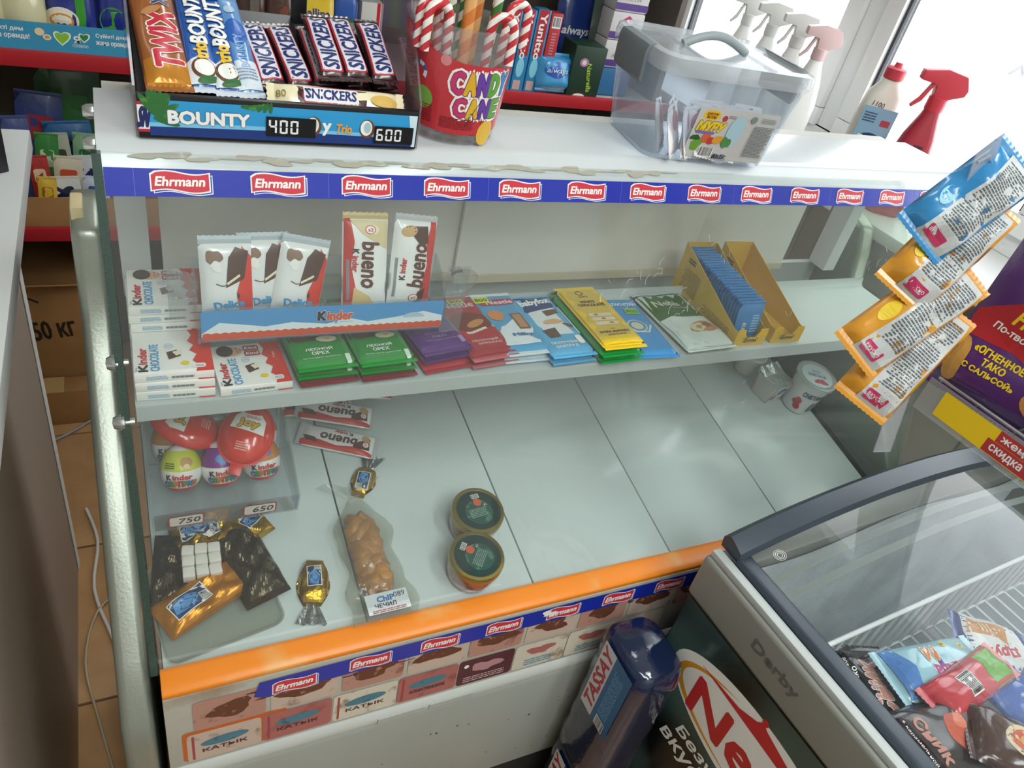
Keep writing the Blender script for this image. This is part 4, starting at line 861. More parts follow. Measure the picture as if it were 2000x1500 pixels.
def joy(x, y, z, rx, ry, rz, label):
    t = thing('joy_egg', label, 'chocolate egg', EP @ T(x, y, z) @ RZ(rz) @ RX(rx) @ RY(ry), 'flat red and white egg packs on top')
    def half(sg):
        return lambda a, b: ((.0325 - .004 * sin(b * PI * .5)) * cos(2 * PI * a) * cos(b * PI / 2) * 1.0, .041 * sin(2 * PI * a) * cos(b * PI / 2) * (1 + .1 * sin(2 * PI * a)), sg * .017 * sin(b * PI / 2) )
    MB().grid(half(1), 28, 8, cu=True).build('front_shell', foil('D8301E', .2, .05), t, smooth=1.2); MB().grid(half(-1), 28, 8, cu=True).build('back_shell', foil('E4E4E2', .2, .05), t, smooth=1.2)
    MB().grid(lambda a, b: ((.031 + .004 * b) * cos(2 * PI * a), (.0405 + .004 * b) * sin(2 * PI * a) * (1 + .1 * sin(2 * PI * a)), 0), 30, 1, cu=True).build('rim', M('C8281A', .3), t)
    MB().box(-.008, .008, -.052, -.036, -.0005, .0008).build('pull_tab', M('C8281A', .3), t, .0003)
    pr = Print(); hz = lambda u, v: .017 * math.sqrt(max(0, 1 - (u / .0325) ** 2 - (v / .041) ** 2)); pr.poly([(-.022, .006), (.022, .003), (.02, .022), (.01, .033), (-.01, .033), (-.019, .023)], WHITE); pr.text('Joy', .0, .014, .026, .012, M('E0B02A', .4), bold=.09, out=INK, ow=.0007); pr.text('kinder', .004, .0245, .018, .005, RED); pr.small(-.008, -.022, .008, -.01, 4, M('F0B0A0', .5))
    pr.build(t, lambda u, v, k: (u, v, hz(u, v) + .0004 + k), .006)
joy(.118, .066, .078, .55, .15, -.5, 'red and white egg pack with yellow lettering lying on the eggs')
joy(.052, .098, .078, .35, -.1, 1.3, 'red and white egg pack tucked beside the one with the pull tab in front')
# crumpled gold foil bags with sugar-cube sweets
def crumple(name, label, cat, Mx, W_, L, Th, col, pr=None, group=None, amp=.009, seed=1, n=24, shape=None, under=None):
    t = thing(name, label, cat, Mx, group); rn = random.Random(seed); ph = [(rn.uniform(60, 300), rn.uniform(-300, 300), rn.uniform(0, 6.28), rn.uniform(.3, 1)) for _ in range(8)]
    shape = shape or (lambda b: 1.0)
    def tri(x): x = (x / (2 * PI)) % 1; return 4 * abs(x - .5) - 1
    def S_(u, v, k=0):
        f_ = sum(q[3] * tri(q[0] * u + q[1] * v + q[2]) for q in ph) / 4
        a, b = abs(u) / (W_ / 2), abs(v) / (L / 2); e = max(0, (1 - min(1, a) ** 3)) * max(0, (1 - min(1, b) ** 4))
        return (u, v, max(.0008, Th * e ** .5 * (.75) + amp * f_ * (.25 + .75 * e)) + k)
    MB().grid(lambda a, b: S_((a - .5) * W_ * shape(b) , (b - .5) * L), n, n).grid(lambda a, b: ((a - .5) * W_ * shape(b), (b - .5) * L, 0), n, n).build('foil_bag', col, t)
    if pr: pr.build(t, S_, .008, base=.0012)
    return t
GF = M('B8902A', .22, .85, .25, 90); DF = M('4A4232', .2, .8, .3, 80); SF_ = M('B9BCBC', .18, .9, .8, 260); OF = M('C8821E', .25, .6, .25, 80)
def stick(w=.05, h=.03, cx=0, cy=0, rot=0):
    pr = Print(); ca, sa = cos(rot), sin(rot)
    def q(x, y): return (cx + x * ca - y * sa, cy + x * sa + y * ca)
    def R_(x0, y0, x1, y1, m): pr.poly([q(x0, y0), q(x1, y0), q(x1, y1), q(x0, y1)], m)
    R_(-w / 2, -h / 2, w / 2, h / 2, WHITE); R_(-w / 2 + .0012, -h / 2 + .0012, w / 2 - .0012, h / 2 - .0012, M('1E3A66', .35)); pr.poly([q(x * w * .38 - w * .08, y * h * .38) for x, y in ((-1, -.6), (.2, -1), (1, 0), (.3, 1), (-.8, .7))], M('5A9AD6', .4))
    pr.line([q(-w * .3, -h * .1), q(-w * .1, h * .2), q(w * .1, -h * .05), q(-w * .1, -h * .3), q(-w * .3, -h * .1)], .0009, M('16223A', .4)); R_(w * .24, -h * .42, w * .46, h * .0, WHITE)
    pr.layer += 1; b = []; 
    for i in range(7): x = w * (.25 + .03 * i); R_(x, -h * .4, x + w * .014, -h * .02, INK); pr.layer -= 1
    pr.layer += 1; return pr
GS = 'foil bags of cube sweets on the deck'
ft = thing('plastic_tray', 'shallow clear plastic tray under the gold foil bags', 'tray', DM(418, 1175, .17))
loft([rr(.142, .13, .012, .0), rr(.146, .134, .014, .012), rr(.15, .138, .014, .0125), rr(.141, .129, .012, .003)]).build('tray_shell', CLEAR('EEF0EA', .25, 1.4, .08, 'C9CCC4'), ft, smooth=.6)
def dk2(u, v, a, lift): return DM(u, v, a, 0, lift)
crumple('foil_sweet_bag', 'gold foil sweet bag with blue sticker lying under the egg tray', 'foil bag', dk2(400, 1065, .1, .02), .085, .07, .02, GF, stick(.05, .03, -.005, .006), GS, seed=3)
crumple('foil_sweet_bag', 'dark crumpled foil bag standing at the open side of the heap', 'foil bag', dk2(487, 1120, .3, .018), .062, .12, .03, DF, None, GS, .008, seed=5)
crumple('foil_sweet_bag', 'orange foil bag with blue sticker lying across the tray front', 'foil bag', dk2(400, 1186, .45, .022), .12, .055, .02, OF, stick(.05, .026, -.02, .0, .1), GS, .005, seed=8)
crumple('foil_sweet_bag', 'dark foil bag pressed against the glass end of the heap', 'foil bag', dk2(330, 1130, -.15, .016), .04, .11, .02, DF, None, GS, .007, seed=9)
crumple('foil_sweet_bag', 'gold foil bag with torn sticker at the rear corner of the heap', 'foil bag', dk2(480, 1045, .5, .016), .06, .055, .022, GF, stick(.036, .02, .01, .0, .3), GS, .006, seed=11)
cb = thing('open_cube_bag', 'open gold foil bag showing white sugar coated cubes', 'foil bag', dk2(395, 1128, -.05, .014), GS)
cb['group'] = GS
MB().grid(lambda a, b: ((a - .5) * .085, (b - .5) * .085, .006 * abs(((a * 7) % 1) - .5) + .005 * abs(((b * 6 + a * 2) % 1) - .5) + .012 * (abs(a - .5) * 2) ** 4), 16, 16).grid(lambda a, b: ((a - .5) * .085, (b - .5) * .085, -.001), 16, 16).build('foil_lining', GF, cb)
CUB = M('E4DED6', .5, bump=.1, bscale=200); cme = MB().box(-.0078, .0078, -.0078, .0078, 0, .0156).mesh('sugar_cube', CUB, .0025)
for i in range(3):
    for j in range(3):
        o = bpy.data.objects.new('sugar_cube', cme); COL.objects.link(o); o.parent = cb; o.matrix_local = T(-.016 + i * .0163, -.014 + j * .0163, .012 + .002 * ((i + j) % 2)) @ RZ(.06 * (i - j))
def sweet(u, v, a, label, gold_up, W_=.042, L=.07, seed=2):
    t = crumple('wrapped_sweet', label, 'sweet', DM(u, v, a), W_, L, .02, GF, stick(.032, .02, 0, .004, PI / 2 + .1), 'loose wrapped sweets', .003, seed=seed, shape=lambda b: .55 + .55 * sin(PI * min(1, b * 1.15)))
    MB().grid(lambda p, q: ((p - .5) * (.012 + .03 * q), -L / 2 - .032 * q + .004, .002 + .008 * abs(((p * 5) % 1) - .5) + .004 * q * sin(p * 19)), 14, 8).build('twisted_end', SF_, t)
    return t
sweet(612, 1140, -.25, 'gold foil sweet with silver twisted end lying alone near the rail', True, seed=4)
sweet(708, 945, 2.6, 'gold foil sweet with silver end lying at the neck of the cheese bag', True, seed=7, W_=.036, L=.055)
# smoked cheese braid in a clear bag
a0 = DK(695, 1020); a1 = DK(738, 1165); dr = (a1 - a0).normalized(); Lc = (a1 - a0).length
CM = T(a0.x, a0.y, deckz(a0.y) + .0008) @ RX(DECKA) @ RZ(math.atan2(dr.y, dr.x))
ch = thing('smoked_cheese_braid', 'golden brown braided cheese in a clear knotted plastic bag', 'cheese', CM)
CHM = M('BE8442', .42, bump=.25, bscale=120, var=.12, vscale=60)
for k in range(3):
    pth = [(Lc * i / 22, .012 * sin(i * .62 + k * 2.1), .014 + .006 * cos(i * .62 * 2 + k * 2.1)) for i in range(23)]
    MB().tube(pth, [.011 + (.003 if 1 < i < 21 else -.003) for i in range(23)], 10).build('cheese_strand', CHM, ch, smooth=1.2)
FILM = CLEAR('F2F2EE', .06, 1.38, .06, 'E8E8E0', .8, 40)
def bagf(a, b):
    x = -.03 + (Lc + .075) * b; w = (.006 + .036 * min(1, b * 3.2) + .006 * sin(b * 9)); th = .017 * sin(PI * min(1, .12 + b)) ** .5 * (1 - .75 * max(0, b - .75) / .25); an = 2 * PI * a
    return (x, w * cos(an) * (1 + .08 * sin(b * 23 + 3 * an)), .018 + (th + .002 * sin(b * 31 + an * 2)) * sin(an))
MB().grid(bagf, 28, 30, cu=True).build('bag_film', FILM, ch, smooth=1.2)
MB().grid(lambda a, b: (-.03 - .03 * b, (a - .5) * (.01 + .09 * b), .016 + .01 * sin(a * 9) * b), 12, 6).build('bag_tail', FILM, ch, smooth=1.2)
pr = Print(); pr.rect(-.03, -.012, .03, .018, M('D9DEE2', .4)); pr.text('ChIP', -.002, .0085, .024, .008, M('3A78B0', .4), bold=.07); pr.text('089', .018, .011, .016, .008, INK); pr.text('ЧЕЧИЛ', -.004, -.001, .03, .006, INK, bold=.03); pr.small(-.024, -.011, .024, -.006, 2, M('A04A3A', .5))
pr.build(ch, lambda u, v, k: (Lc + .026 - v, u + .004, .0255 + k * 1.2), name='label_print')
# dairy cups in the far corner
def cup(u, v, r0, r1, h, label, pr=None, lid=True, lidpr=None, rot=0, lidcol=None):
    p = DK(u, v); t = thing('yogurt_cup', label, 'yogurt cup', T(p.x, p.y, deckz(p.y) + .001) @ RX(DECKA) @ RZ(rot), 'dairy cups in the far corner')
    MB().lathe([(0, 0), (r0 - .002, 0), (r0, .002), (r1, h), (r1 + .003, h + .001), (r1 + .003, h + .003)], 30).build('cup', M('E4E4E2', .35), t, smooth=.6)
    MB().lathe([(r1 + .0045, h - .002), (r1 + .0045, h + .005), (r1, h + .0065), (r1 - .005, h + .004), (0, h + .004)], 30).build('lid', lidcol or CLEAR('EEF2F4', .45, 1.4, .1, 'DDE6EA'), t, smooth=.5)
    if pr: pr.build(t, lambda x, y, k: ((r0 + (r1 - r0) * y / h + .0004 + k) * cos(-PI / 2 + x / r1), (r0 + (r1 - r0) * y / h + .0004 + k) * sin(-PI / 2 + x / r1), y), .008)
    if lidpr: lidpr.build(t, lambda x, y, k: (x, y, h + .0042 + k))
pr = Print(); pr.blob(-.022, .03, .012, .014, M('C8343E', .4), seed=5, amp=.25); pr.text('СМЕТАНА', .004, .06, .05, .0125, M('263A6A', .4), bold=.06); pr.rrect(.012, .012, .036, .04, .002, M('6E7C84', .5)); pr.small(.014, .014, .034, .038, 7, M('B9C4C8', .5))
lp2 = Print(); lp2.disc(0, 0, .034, .034, M('D3DDE2', .35), n=28); lp2.text('20%', 0, .012, .02, .008, M('5A7AA0', .4)); lp2.text('СМЕТАНА', 0, .0, .04, .008, M('4A6A98', .4), bold=.04); lp2.blob(.006, -.017, .012, .009, M('C84A52', .4), seed=3, amp=.25)
cup(1552, 790, .030, .040, .085, 'large sour cream tub with red flower print and clear lid', pr, True, lp2, -.5)
p = DK(1492, 770); ct = thing('yogurt_pot', 'small square yogurt pot with peeled foil lid beside the tub', 'yogurt cup', T(p.x, p.y, deckz(p.y) + .001) @ RX(DECKA) @ RZ(.2), 'dairy cups in the far corner')
loft([rr(.044, .044, .006, 0), rr(.056, .056, .006, .052), rr(.062, .062, .006, .0525), rr(.062, .062, .006, .054)]).build('pot', M('DADAD6', .35), ct, smooth=.6); MB().grid(lambda a, b: ((a - .5) * .062, (b - .5) * .062, .0545 + .02 * max(0, b - .6) * (1 + .3 * sin(a * 12))), 8, 8).build('foil_lid', M('C9CCCE', .25, .6, .4, 90), ct)
pr = Print(); pr.rect(-.024, .006, .024, .048, M('D9DCE0', .4)); pr.disc(.004, .034, .015, .009, M('2A3A86', .4)); pr.text('Fruto', .004, .034, .022, .007, WHITE); pr.layer = 1; pr.blob(-.012, .018, .009, .008, M('C8404A', .4), seed=6); pr.build(ct, lambda u, v, k: (u, -.022 - v * .115 - .0004 - k, v))
cup(1452, 722, .022, .026, .045, 'small white yogurt cup standing furthest under the shelf', None, True, None, 0, M('D8DCDA', .4))
# ------------------------------------------------------------------ chest freezer in front of the case
FA = .0704
FM = T(.7025, .490, 0) @ RZ(FA)          # local x along the back edge, local -y along the left side
fz = thing('chest_freezer', 'dark chest freezer with curved sliding glass lid and ice cream advert', 'freezer', FM)
FL, FD, FH = .82, .6, .89
GREYF = M('8A8B84', .42, .1, .03, 300); LIDF = M('3A444E', .32, .1); ICEW = M('CFD5D8', .6, bump=.5, bscale=60, var=.12, vscale=10)
BODY = M('1A201E', .3)
MB().box(0, .03, -FD, 0, .06, FH - .095).build('side_wall', BODY, fz, .004); MB().box(FL - .03, FL, -FD, 0, .06, FH - .095).build('side_wall', BODY, fz, .004)
MB().box(.031, FL - .031, -.03, 0, .06, FH - .095).build('back_wall', BODY, fz); MB().box(.031, FL - .031, -FD, -FD + .03, .06, FH - .095).build('front_wall', BODY, fz)
MB().box(.031, FL - .031, -FD + .031, -.031, .06, .12).build('bottom', BODY, fz)
for x0, x1, y0, y1 in ((-.004, .038, -FD - .004, .004), (FL - .038, FL + .004, -FD - .004, .004)): MB().box(x0, x1, y0, y1, FH - .094, FH - .012).build('top_trim', GREYF, fz, .008, seg=3)
for y0, y1 in ((-.034, .004), (-FD - .004, -FD + .034)): MB().box(.039, FL - .039, y0, y1, FH - .094, FH - .012).build('top_trim', GREYF, fz, .004)
WR = M('B9BFBD', .35)
MB().box(.002, .017, -FD, 0, FH - .0115, FH).build('white_edge', WR, fz, .002)
def archz(x): return FH + .052 * max(0, sin(PI * min(1, max(0, x / (FL - .02))))) ** .8
# inner liner with frost
MB().box(.032, .036, -FD + .036, -.036, .14, FH - .016).build('liner', ICEW, fz); MB().box(FL - .036, FL - .032, -FD + .036, -.036, .14, FH - .016).build('liner', ICEW, fz)
MB().grid(lambda a, b: (.036 + (FL - .072) * a, -.037 - .008 * (sin(a * 21 + b * 5) * .5 + .5) * (1 - b) ** .5, .14 + (FH - .16 - .012 * sin(a * 9)) * b), 40, 16).build('frost_liner', ICEW, fz, smooth=1.2)
MB().box(.036, FL - .036, -FD + .032, -FD + .036, .14, FH - .016).build('liner', ICEW, fz); MB().box(.036, FL - .036, -FD + .036, -.046, .135, .14).build('liner_floor', ICEW, fz)
# curved lid
N = 28
def arch(y0, y1, dz0, dz1, x0, x1): return lambda a, b: None
lid = MB()
sec = [(.004, -.004), (.006, .012), (-.004, .022), (-.016, .018), (-.03, .012), (-.034, .002), (-.03, -.004)]
vs = []; fs = []
for i in range(N + 1):
    x = .022 + (FL - .04) * i / N; z = archz(x - .012)
    vs += [(x, y, z + dz) for y, dz in sec]
k = len(sec)
for i in range(N):
    for j in range(k): fs.append((i * k + j, i * k + (j + 1) % k, (i + 1) * k + (j + 1) % k, (i + 1) * k + j))
fs += [tuple(range(k)), tuple(range(N * k, N * k + k))]
lid.add(vs, fs).build('lid_rail', LIDF, fz, smooth=.6)
lid = MB().add([(x, -FD - y, z) for x, y, z in vs], [q[::-1] for q in fs]).build('lid_rail', LIDF, fz, smooth=.6)
MB().prism([(.018, FH - .012), (.05, FH - .012), (.05, FH + .002), (.044, FH + .008), (.024, FH + .008), (.018, FH + .002)], -FD + .03, -.03, 'y').build('lid_side', LIDF, fz, .002)
LG = CLEAR('F4F7F7', .03, 1.4, .02, 'C9D2D6')
MB().grid(lambda a, b: (.048 + (FL - .09) * a, -FD + .035 + (FD - .07) * b, archz(.036 + (FL - .09) * a) + .003), 28, 1).build('lid_glass', LG, fz, smooth=1.2)
fr_ = MB()
for yy in (-.07, -.1): fr_.grid(lambda a, b: (.05 + (FL - .1) * a, yy - .012 * b, archz(.04 + (FL - .1) * a) - .004 - .006), 28, 1)
fr_.build('slide_channel', M('7E8480', .4), fz)
gs = Print(); gs.ring(.076, -.052, .006, .0066, WHITE); gs.layer -= 1; gs.ring(.076, -.052, .0035, .004, WHITE); gs.layer -= 1; gs.ring(.076, -.052, .0085, .009, WHITE)
gs.build(fz, lambda u, v, k: (u, v, archz(u - .012) + .0035 + k), name='etched_mark_print')
# advert on the left side: u runs towards the viewer, v is height
ad = Print(); u0 = FD
def blur(name, a, b):
    m = bpy.data.materials.new(name); m.use_nodes = True; nt = m.node_tree; bs = nt.nodes['Principled BSDF']; bs.inputs['Roughness'].default_value = .22
    tc = nt.nodes.new('ShaderNodeTexCoord'); n = nt.nodes.new('ShaderNodeTexNoise'); n.inputs['Scale'].default_value = 5.5; n.inputs['Detail'].default_value = .3
    rp = nt.nodes.new('ShaderNodeValToRGB'); rp.color_ramp.elements[0].position = .42; rp.color_ramp.elements[0].color = lin(a); rp.color_ramp.elements[1].position = .78; rp.color_ramp.elements[1].color = lin(b)
    nt.links.new(tc.outputs['Object'], n.inputs['Vector']); nt.links.new(n.outputs[0], rp.inputs[0]); nt.links.new(rp.outputs[0], bs.inputs['Base Color']); return m
ad.rect(.003, .08, FD - .003, FH - .098, blur('blurred_backdrop', '0E1412', '5E7E76'))
NR = M('C22A30', .35); NO = M('D8962A', .35); NW = M('EDEDE8', .35)
cx, cy = .215, .672
ad.disc(cx, cy, .186, .08, NW, n=48, rot=-.06)
n = 30
ad.raw([q for k in range(n + 1) for a in [PI * .62 + PI * .85 * k / n] for q in ((cx + .172 * cos(a), cy + .068 * sin(a)), (cx + (.172 - .012 * sin(PI * k / n)) * cos(a), cy + (.068 - .012 * sin(PI * k / n)) * sin(a)))], [(2 * k, 2 * k + 1, 2 * k + 3, 2 * k + 2) for k in range(n)], NO)
ad.text('Neola', cx + .005, cy - .010, .27, .07, NR, bold=.05)
ad.layer = 4; ad.poly([(cx - .14, cy + 0.0458), (cx - .06, cy + 0.0546), (cx - .03, cy + 0.0686), (cx - .022, cy + 0.0792), (cx - .012, cy + 0.0722), (cx + .03, cy + 0.0616), (cx + .12, cy + 0.0458), (cx + .03, cy + 0.0422)], NR); ad.layer = 4; ad.disc(cx - .02, cy + 0.0810, .006, .006, NR)
ad.layer = 5; ad.line([(cx + .06, cy + 0.0396), (cx + .1, cy + 0.0546), (cx + .14, cy + 0.0774), (cx + .13, cy + 0.1038), (cx + .1, cy + 0.1109), (cx + .085, cy + 0.0950), (cx + .1, cy + 0.0880)], .012, NO); ad.line([(cx + .1, cy + 0.0440), (cx + .17, cy + 0.0572), (cx + .23, cy + 0.0924)], .010, NO)
ad.layer = 4; ad.text('Безум', .15, .572, .11, .03, NW, shear=.3, bold=.03); ad.text('вкусно', .142, .532, .14, .032, NW, shear=.3, bold=.03)
ad.build(fz, lambda u, v, k: (-k, -u, v), .05)
tr = Print(); tr.text('Derby', .165, FH - .052, .085, .022, M('5E605C', .45), bold=.03); tr.build(fz, lambda u, v, k: (-.0042 - k, -u, v), name='embossed_print')
# basket and ice creams
bz = .80
bs = thing('wire_basket', 'white wire basket hanging inside the freezer', 'basket', FM)
WIRE = M('DDE0E0', .35)
x0, x1, y0, y1 = .045, FL - .05, -FD + .05, -.17
MB().tube([(x0, y0, bz + .055), (x1, y0, bz + .055), (x1, y1, bz + .055), (x0, y1, bz + .055)], .0042, 8, closed=True).build('top_rim', WIRE, bs, smooth=1)
MB().tube([(x0, y0, bz - .06), (x1, y0, bz - .06), (x1, y1, bz - .06), (x0, y1, bz - .06)], .003, 6, closed=True).build('bottom_rim', WIRE, bs, smooth=1)
wme = MB().tube([(0, 0, -.06), (0, 0, .055)], .0024, 6).mesh('basket_wire', WIRE, smooth=1)
for k in range(24):
    o = bpy.data.objects.new('basket_wire', wme); COL.objects.link(o); o.parent = bs; o.location = (x0 + (x1 - x0) * (k + .5) / 24, y1, bz)
wm2 = MB().tube([(0, y0, 0), (0, y1, 0)], .0024, 6).mesh('basket_wire', WIRE, smooth=1)
for k in range(24):
    o = bpy.data.objects.new('basket_wire', wm2); COL.objects.link(o); o.parent = bs; o.location = (x0 + (x1 - x0) * (k + .5) / 24, 0, bz - .06)
def FE(p0, p1, z):
    a = atz(*p0, z); b_ = atz(*p1, z); m = (a + b_) / 2; return T(m.x, m.y, z) @ RZ(math.atan2((b_ - a).y, (b_ - a).x) - PI / 2) @ Matrix.Scale(1, 4, (0, 1, 0)), (b_ - a).length
def FB(u, v, z, a=0, tx=0, ty=0): p = atz(u, v, z); return T(p.x, p.y, z) @ RZ(a) @ RX(tx) @ RY(ty)
IG = 'ice cream packs in the freezer basket'
ENDS = {3: ((1752, 1472), (1655, 1270), .81), 5: ((1718, 1340), (1908, 1300), .835), 7: ((1808, 1398), (1945, 1298), .85), 9: ((1850, 1245), (2010, 1300), .80), 11: ((1935, 1335), (2030, 1430), .83), 13: ((1740, 1488), (1920, 1432), .845), 15: ((1890, 1440), (2040, 1500), .86)}
def ice(u, v, z, a, W_, L, Th, col, pr, label, tx=0, ty=0, end=None, seed=1):
    Mx = FB(u, v, z, a, tx, ty)
    if seed in ENDS: Mx, L2 = FE(*ENDS[seed]); Mx = Mx @ Matrix.Scale(max(.75, L2 / L), 4, (0, 1, 0))
    return flowpack('ice_cream_pack', label, 'ice cream', Mx, W_, L, Th, foil(col, .24, .4, 30), pr, IG, .01, end, nx=3, ny=6, wr=.0022, seed=seed, edge=.012)
BK_ = '1B1B1D'
pr = Print(); pr.text('Сник', -.004, .0, .095, .028, M('C98A7A', .35), rot=PI / 2, bold=.06, out=WHITE, ow=.0009, shear=.2); pr.text('эскимо сливочное', -.034, .01, .085, .005, WHITE, rot=PI / 2); pr.text('с мокко', -.026, .01, .05, .006, WHITE, rot=PI / 2, bold=.03); pr.text('в карамельной глазури', .022, .015, .085, .005, M('B9B9B6', .4), rot=PI / 2); pr.poly([(.01, -.075), (.036, -.07), (.036, -.05), (.018, -.055)], M('C85A3E', .35)); pr.blob(.024, -.055, .01, .008, M('DC6A4A', .35), seed=4)
ice(1690, 1352, 0.815, .28, .085, .175, .026, BK_, pr, 'black ice cream pack with pink script lettering against the freezer side', seed=3)
pr = Print(); pr.poly([(-.036, -.07), (.036, -.07), (.036, -.05), (.0, -.045), (-.036, -.052)], M('4E7FC0', .35)); pr.text('Маша', .012, .012, .06, .018, M('B04A86', .35), rot=-PI / 2, bold=.08, out=WHITE, ow=.0009); pr.text('и', .0, .0, .006, .01, M('8A4A9A', .35), rot=-PI / 2, bold=.06); pr.text('М', -.014, -.01, .02, .018, M('D9803A', .35), rot=-PI / 2, bold=.08, out=WHITE, ow=.0009)
for i, (x, y) in enumerate(((-.02, .05), (.018, .055), (-.025, .02))): pr.layer = 1; pr.disc(x, y, .005, .005, M('D8C23A', .4)); pr.disc(x, y, .0022, .0022, M('8A5A2A', .4))
ice(1800, 1318, 0.838, -1.15, .078, .165, .034, '9CC6D2', pr, 'pale blue ice cream pack with pink lettering', seed=5)
pr = Print(); pr.poly([(-.026, .022), (.026, .022), (.026, .062), (-.026, .062)], M('62A02E', .3)); pr.layer = 0; pr.rect(-.012, -.024, .018, -.004, WHITE); pr.bars(-.011, -.023, .017, -.005, 18, INK)
ice(1888, 1352, 0.846, -.75, .056, .15, .032, 'C83A44', pr, 'red ice cream pack with green end and barcode', seed=7)
pr = Print(); pr.poly([(-.04, -.06), (.04, -.06), (.044, .03), (.0, .05), (-.04, .03)], M('DCDCD8', .35)); pr.poly([(-.03, -.05), (.0, -.055), (.002, .02), (-.028, .016)], M('C9863A', .35)); pr.text('Друж', .02, .0, .07, .018, M('C2303A', .35), rot=-PI / 2 + .3, bold=.08, out=WHITE, ow=.0009); pr.small(-.026, -.03, -.004, -.012, 3, M('F0D8B0', .5))
ice(1945, 1272, 0.828, -1.2, .09, .15, .03, '23448E', pr, 'blue and white ice cream pack with red lettering and stars beside the wire', seed=9)
pr = Print()
for i in range(9): pr.layer = 1; pr.text('*', -.03 + .0075 * i, .05 * sin(i * 1.9), .007, .007, WHITE)
ice(1985, 1375, 0.842, -.5, .085, .14, .03, '1E55A6', pr, 'bright blue starry ice cream pack beside the red one', seed=11)
pr = Print(); pr.blob(.0, .02, .024, .02, M('C85A42', .35), seed=4, amp=.1); pr.blob(-.012, .03, .012, .01, M('DE7A5A', .35), seed=6); pr.text('Сник', .0, -.03, .06, .016, M('C98A7A', .35), bold=.06); pr.text('6 карамельной', -.002, -.05, .06, .005, WHITE)
ice(1800, 1460, 0.846, .15, .10, .17, .028, '241416', pr, 'dark ice cream pack with red caramel cubes lying foremost', seed=13)
pr = Print(); pr.disc(.0, .015, .026, .034, M('E0C9A0', .35)); pr.disc(.0, .012, .018, .022, M('CF5A38', .35)); pr.disc(0, .012, .009, .011, M('E9A45A', .35)); pr.disc(0, .012, .003, .004, M('6A7A3A', .4))
ice(1930, 1450, 0.864, -.35, .085, .16, .03, '4A2A20', pr, 'brown ice cream pack with orange fruit picture', seed=15)
for i, (u, v, c_, lb) in enumerate(((1760, 1400, '7A3A2E', 'reddish brown ice cream pack wedged under the black one'), (1850, 1400, '5A3026', 'brown ice cream pack below the barcode pack'), (1960, 1330, '2A3A7E', 'navy ice cream pack buried between the blue ones'))): ice(u, v, .79, .5 * i - .4, .075, .15, .03, c_, None, lb, seed=20 + i)
# blue water bottles between case and freezer
def wpack(z0, label, H_=.322):
    t = thing('water_pack', label, 'water pack', T(.648, .474, z0 + .001), 'wrapped water bottles beside the freezer'); BW = M('14213F', .14, coat=.8, bump=.5, bscale=35)
    loft([rr(.09, .11, .03, 0), rr(.102, .122, .034, .012)] + [rr(.102 - .003 * (k % 2), .122 - .003 * (k % 2), .034, H_ * (.13 + .094 * k)) for k in range(9)] + [rr(.094, .114, .032, H_ - .01), rr(.076, .096, .026, H_)]).build('wrapped_body', BW, t, smooth=.9)
    pr = Print(); pr.rect(.14, -.055, .3, .036, M('2E628E', .35)); pr.rect(.14, -.002, .3, .036, M('C9CCD0', .4)); pr.text('TASSAY', .222, .017, .14, .028, M('B02A3A', .35), bold=.05, shear=.15); pr.small(.17, -.04, .28, -.012, 8, M('6AA0D0', .4)); pr.rect(.142, -.043, .165, -.015, WHITE); pr.bars(.143, -.042, .164, -.016, 12, INK, False)
    pr.build(t, lambda u, v, k: (-.0515 - k, v * .85, u + H_ - .308), .03)
wpack(0, 'blue water pack standing on the floor under the labelled one', .38); wpack(.3815, 'blue water pack with red lettered label stacked on the lower one')

# ------------------------------------------------------------------ hanging strip of snack bags
def bagprint(W_, c2):
    pr = Print(); h = W_ / 2; pr.rect(-.3 * h, -.076, .86 * h, .078, M('C9CCCC', .4)); pr.small(-.2 * h, -.045, .78 * h, .07, 30, M('5E646A', .5), seed=3, fill=.55); pr.rrect(-.2 * h, -.071, .55 * h, -.056, .002, M('C23A66', .4)); pr.text('вкусно', .18 * h, -.0635, .6 * h, .006, WHITE); pr.layer = 1
    pr.disc(-.6 * h, -.02, .22 * h, .016, M(c2, .35)); return pr
SG_ = 'snack bags on the hanging strip'
top_ = atd(1985, 300, .79); bot_ = atd(1722, 882, .95)
hs = thing('hang_strip', 'clear plastic clip strip holding the small snack bags', 'clip strip', frame(bot_, (1, -.25, .1), (top_ - bot_)))
Ls = (top_ - bot_).length
MB().box(-.012, .012, 0, Ls + .25, -.0008, .0008).build('strip', CLEAR('F2F2F4', .22, 1.4, .08, 'DADCE0', .6, 60), hs)
for k in range(5): MB().tube([(-.008, .1 + .085 * k, .002), (0, .108 + .085 * k, .006), (.008, .1 + .085 * k, .002)], .0014, 6).build('hook', CLEAR('F2F2F4', .4, 1.4, .08, 'DADCE0'), hs)
def snack(p_tip, p_top, dt, db, col, c2, label, seed, W_=.07):
    a = atd(*p_tip, db); b = atd(*p_top, dt); y = (b - a); L = y.length; view = (EYE - (a + b) / 2).normalized(); x = y.cross(view)
    x = (x + view * -.25 * x.length).normalized(); c = (a + b) / 2
    pr = bagprint(W_, c2)
    flowpack('snack_bag', label, 'snack bag', frame(c, x, y) @ T(0, 0, -.012) @ Matrix.Scale(L / .17, 4, (0, 1, 0)), W_, .17, .035, foil(col, .24, .45, 26), pr, SG_, .011, foil(col, .3, .4, 26), nx=2.4, ny=4, wr=.003, seed=seed, edge=.015, flat=.5)
snack((1778, 462), (2000, 318), .80, .83, '2E86C0', '9AD0E0', 'blue snack bag topmost on the hanging strip', 1)
snack((1742, 572), (1950, 395), .83, .86, 'D9962A', 'E9C83A', 'orange snack bag right below the blue one', 2)
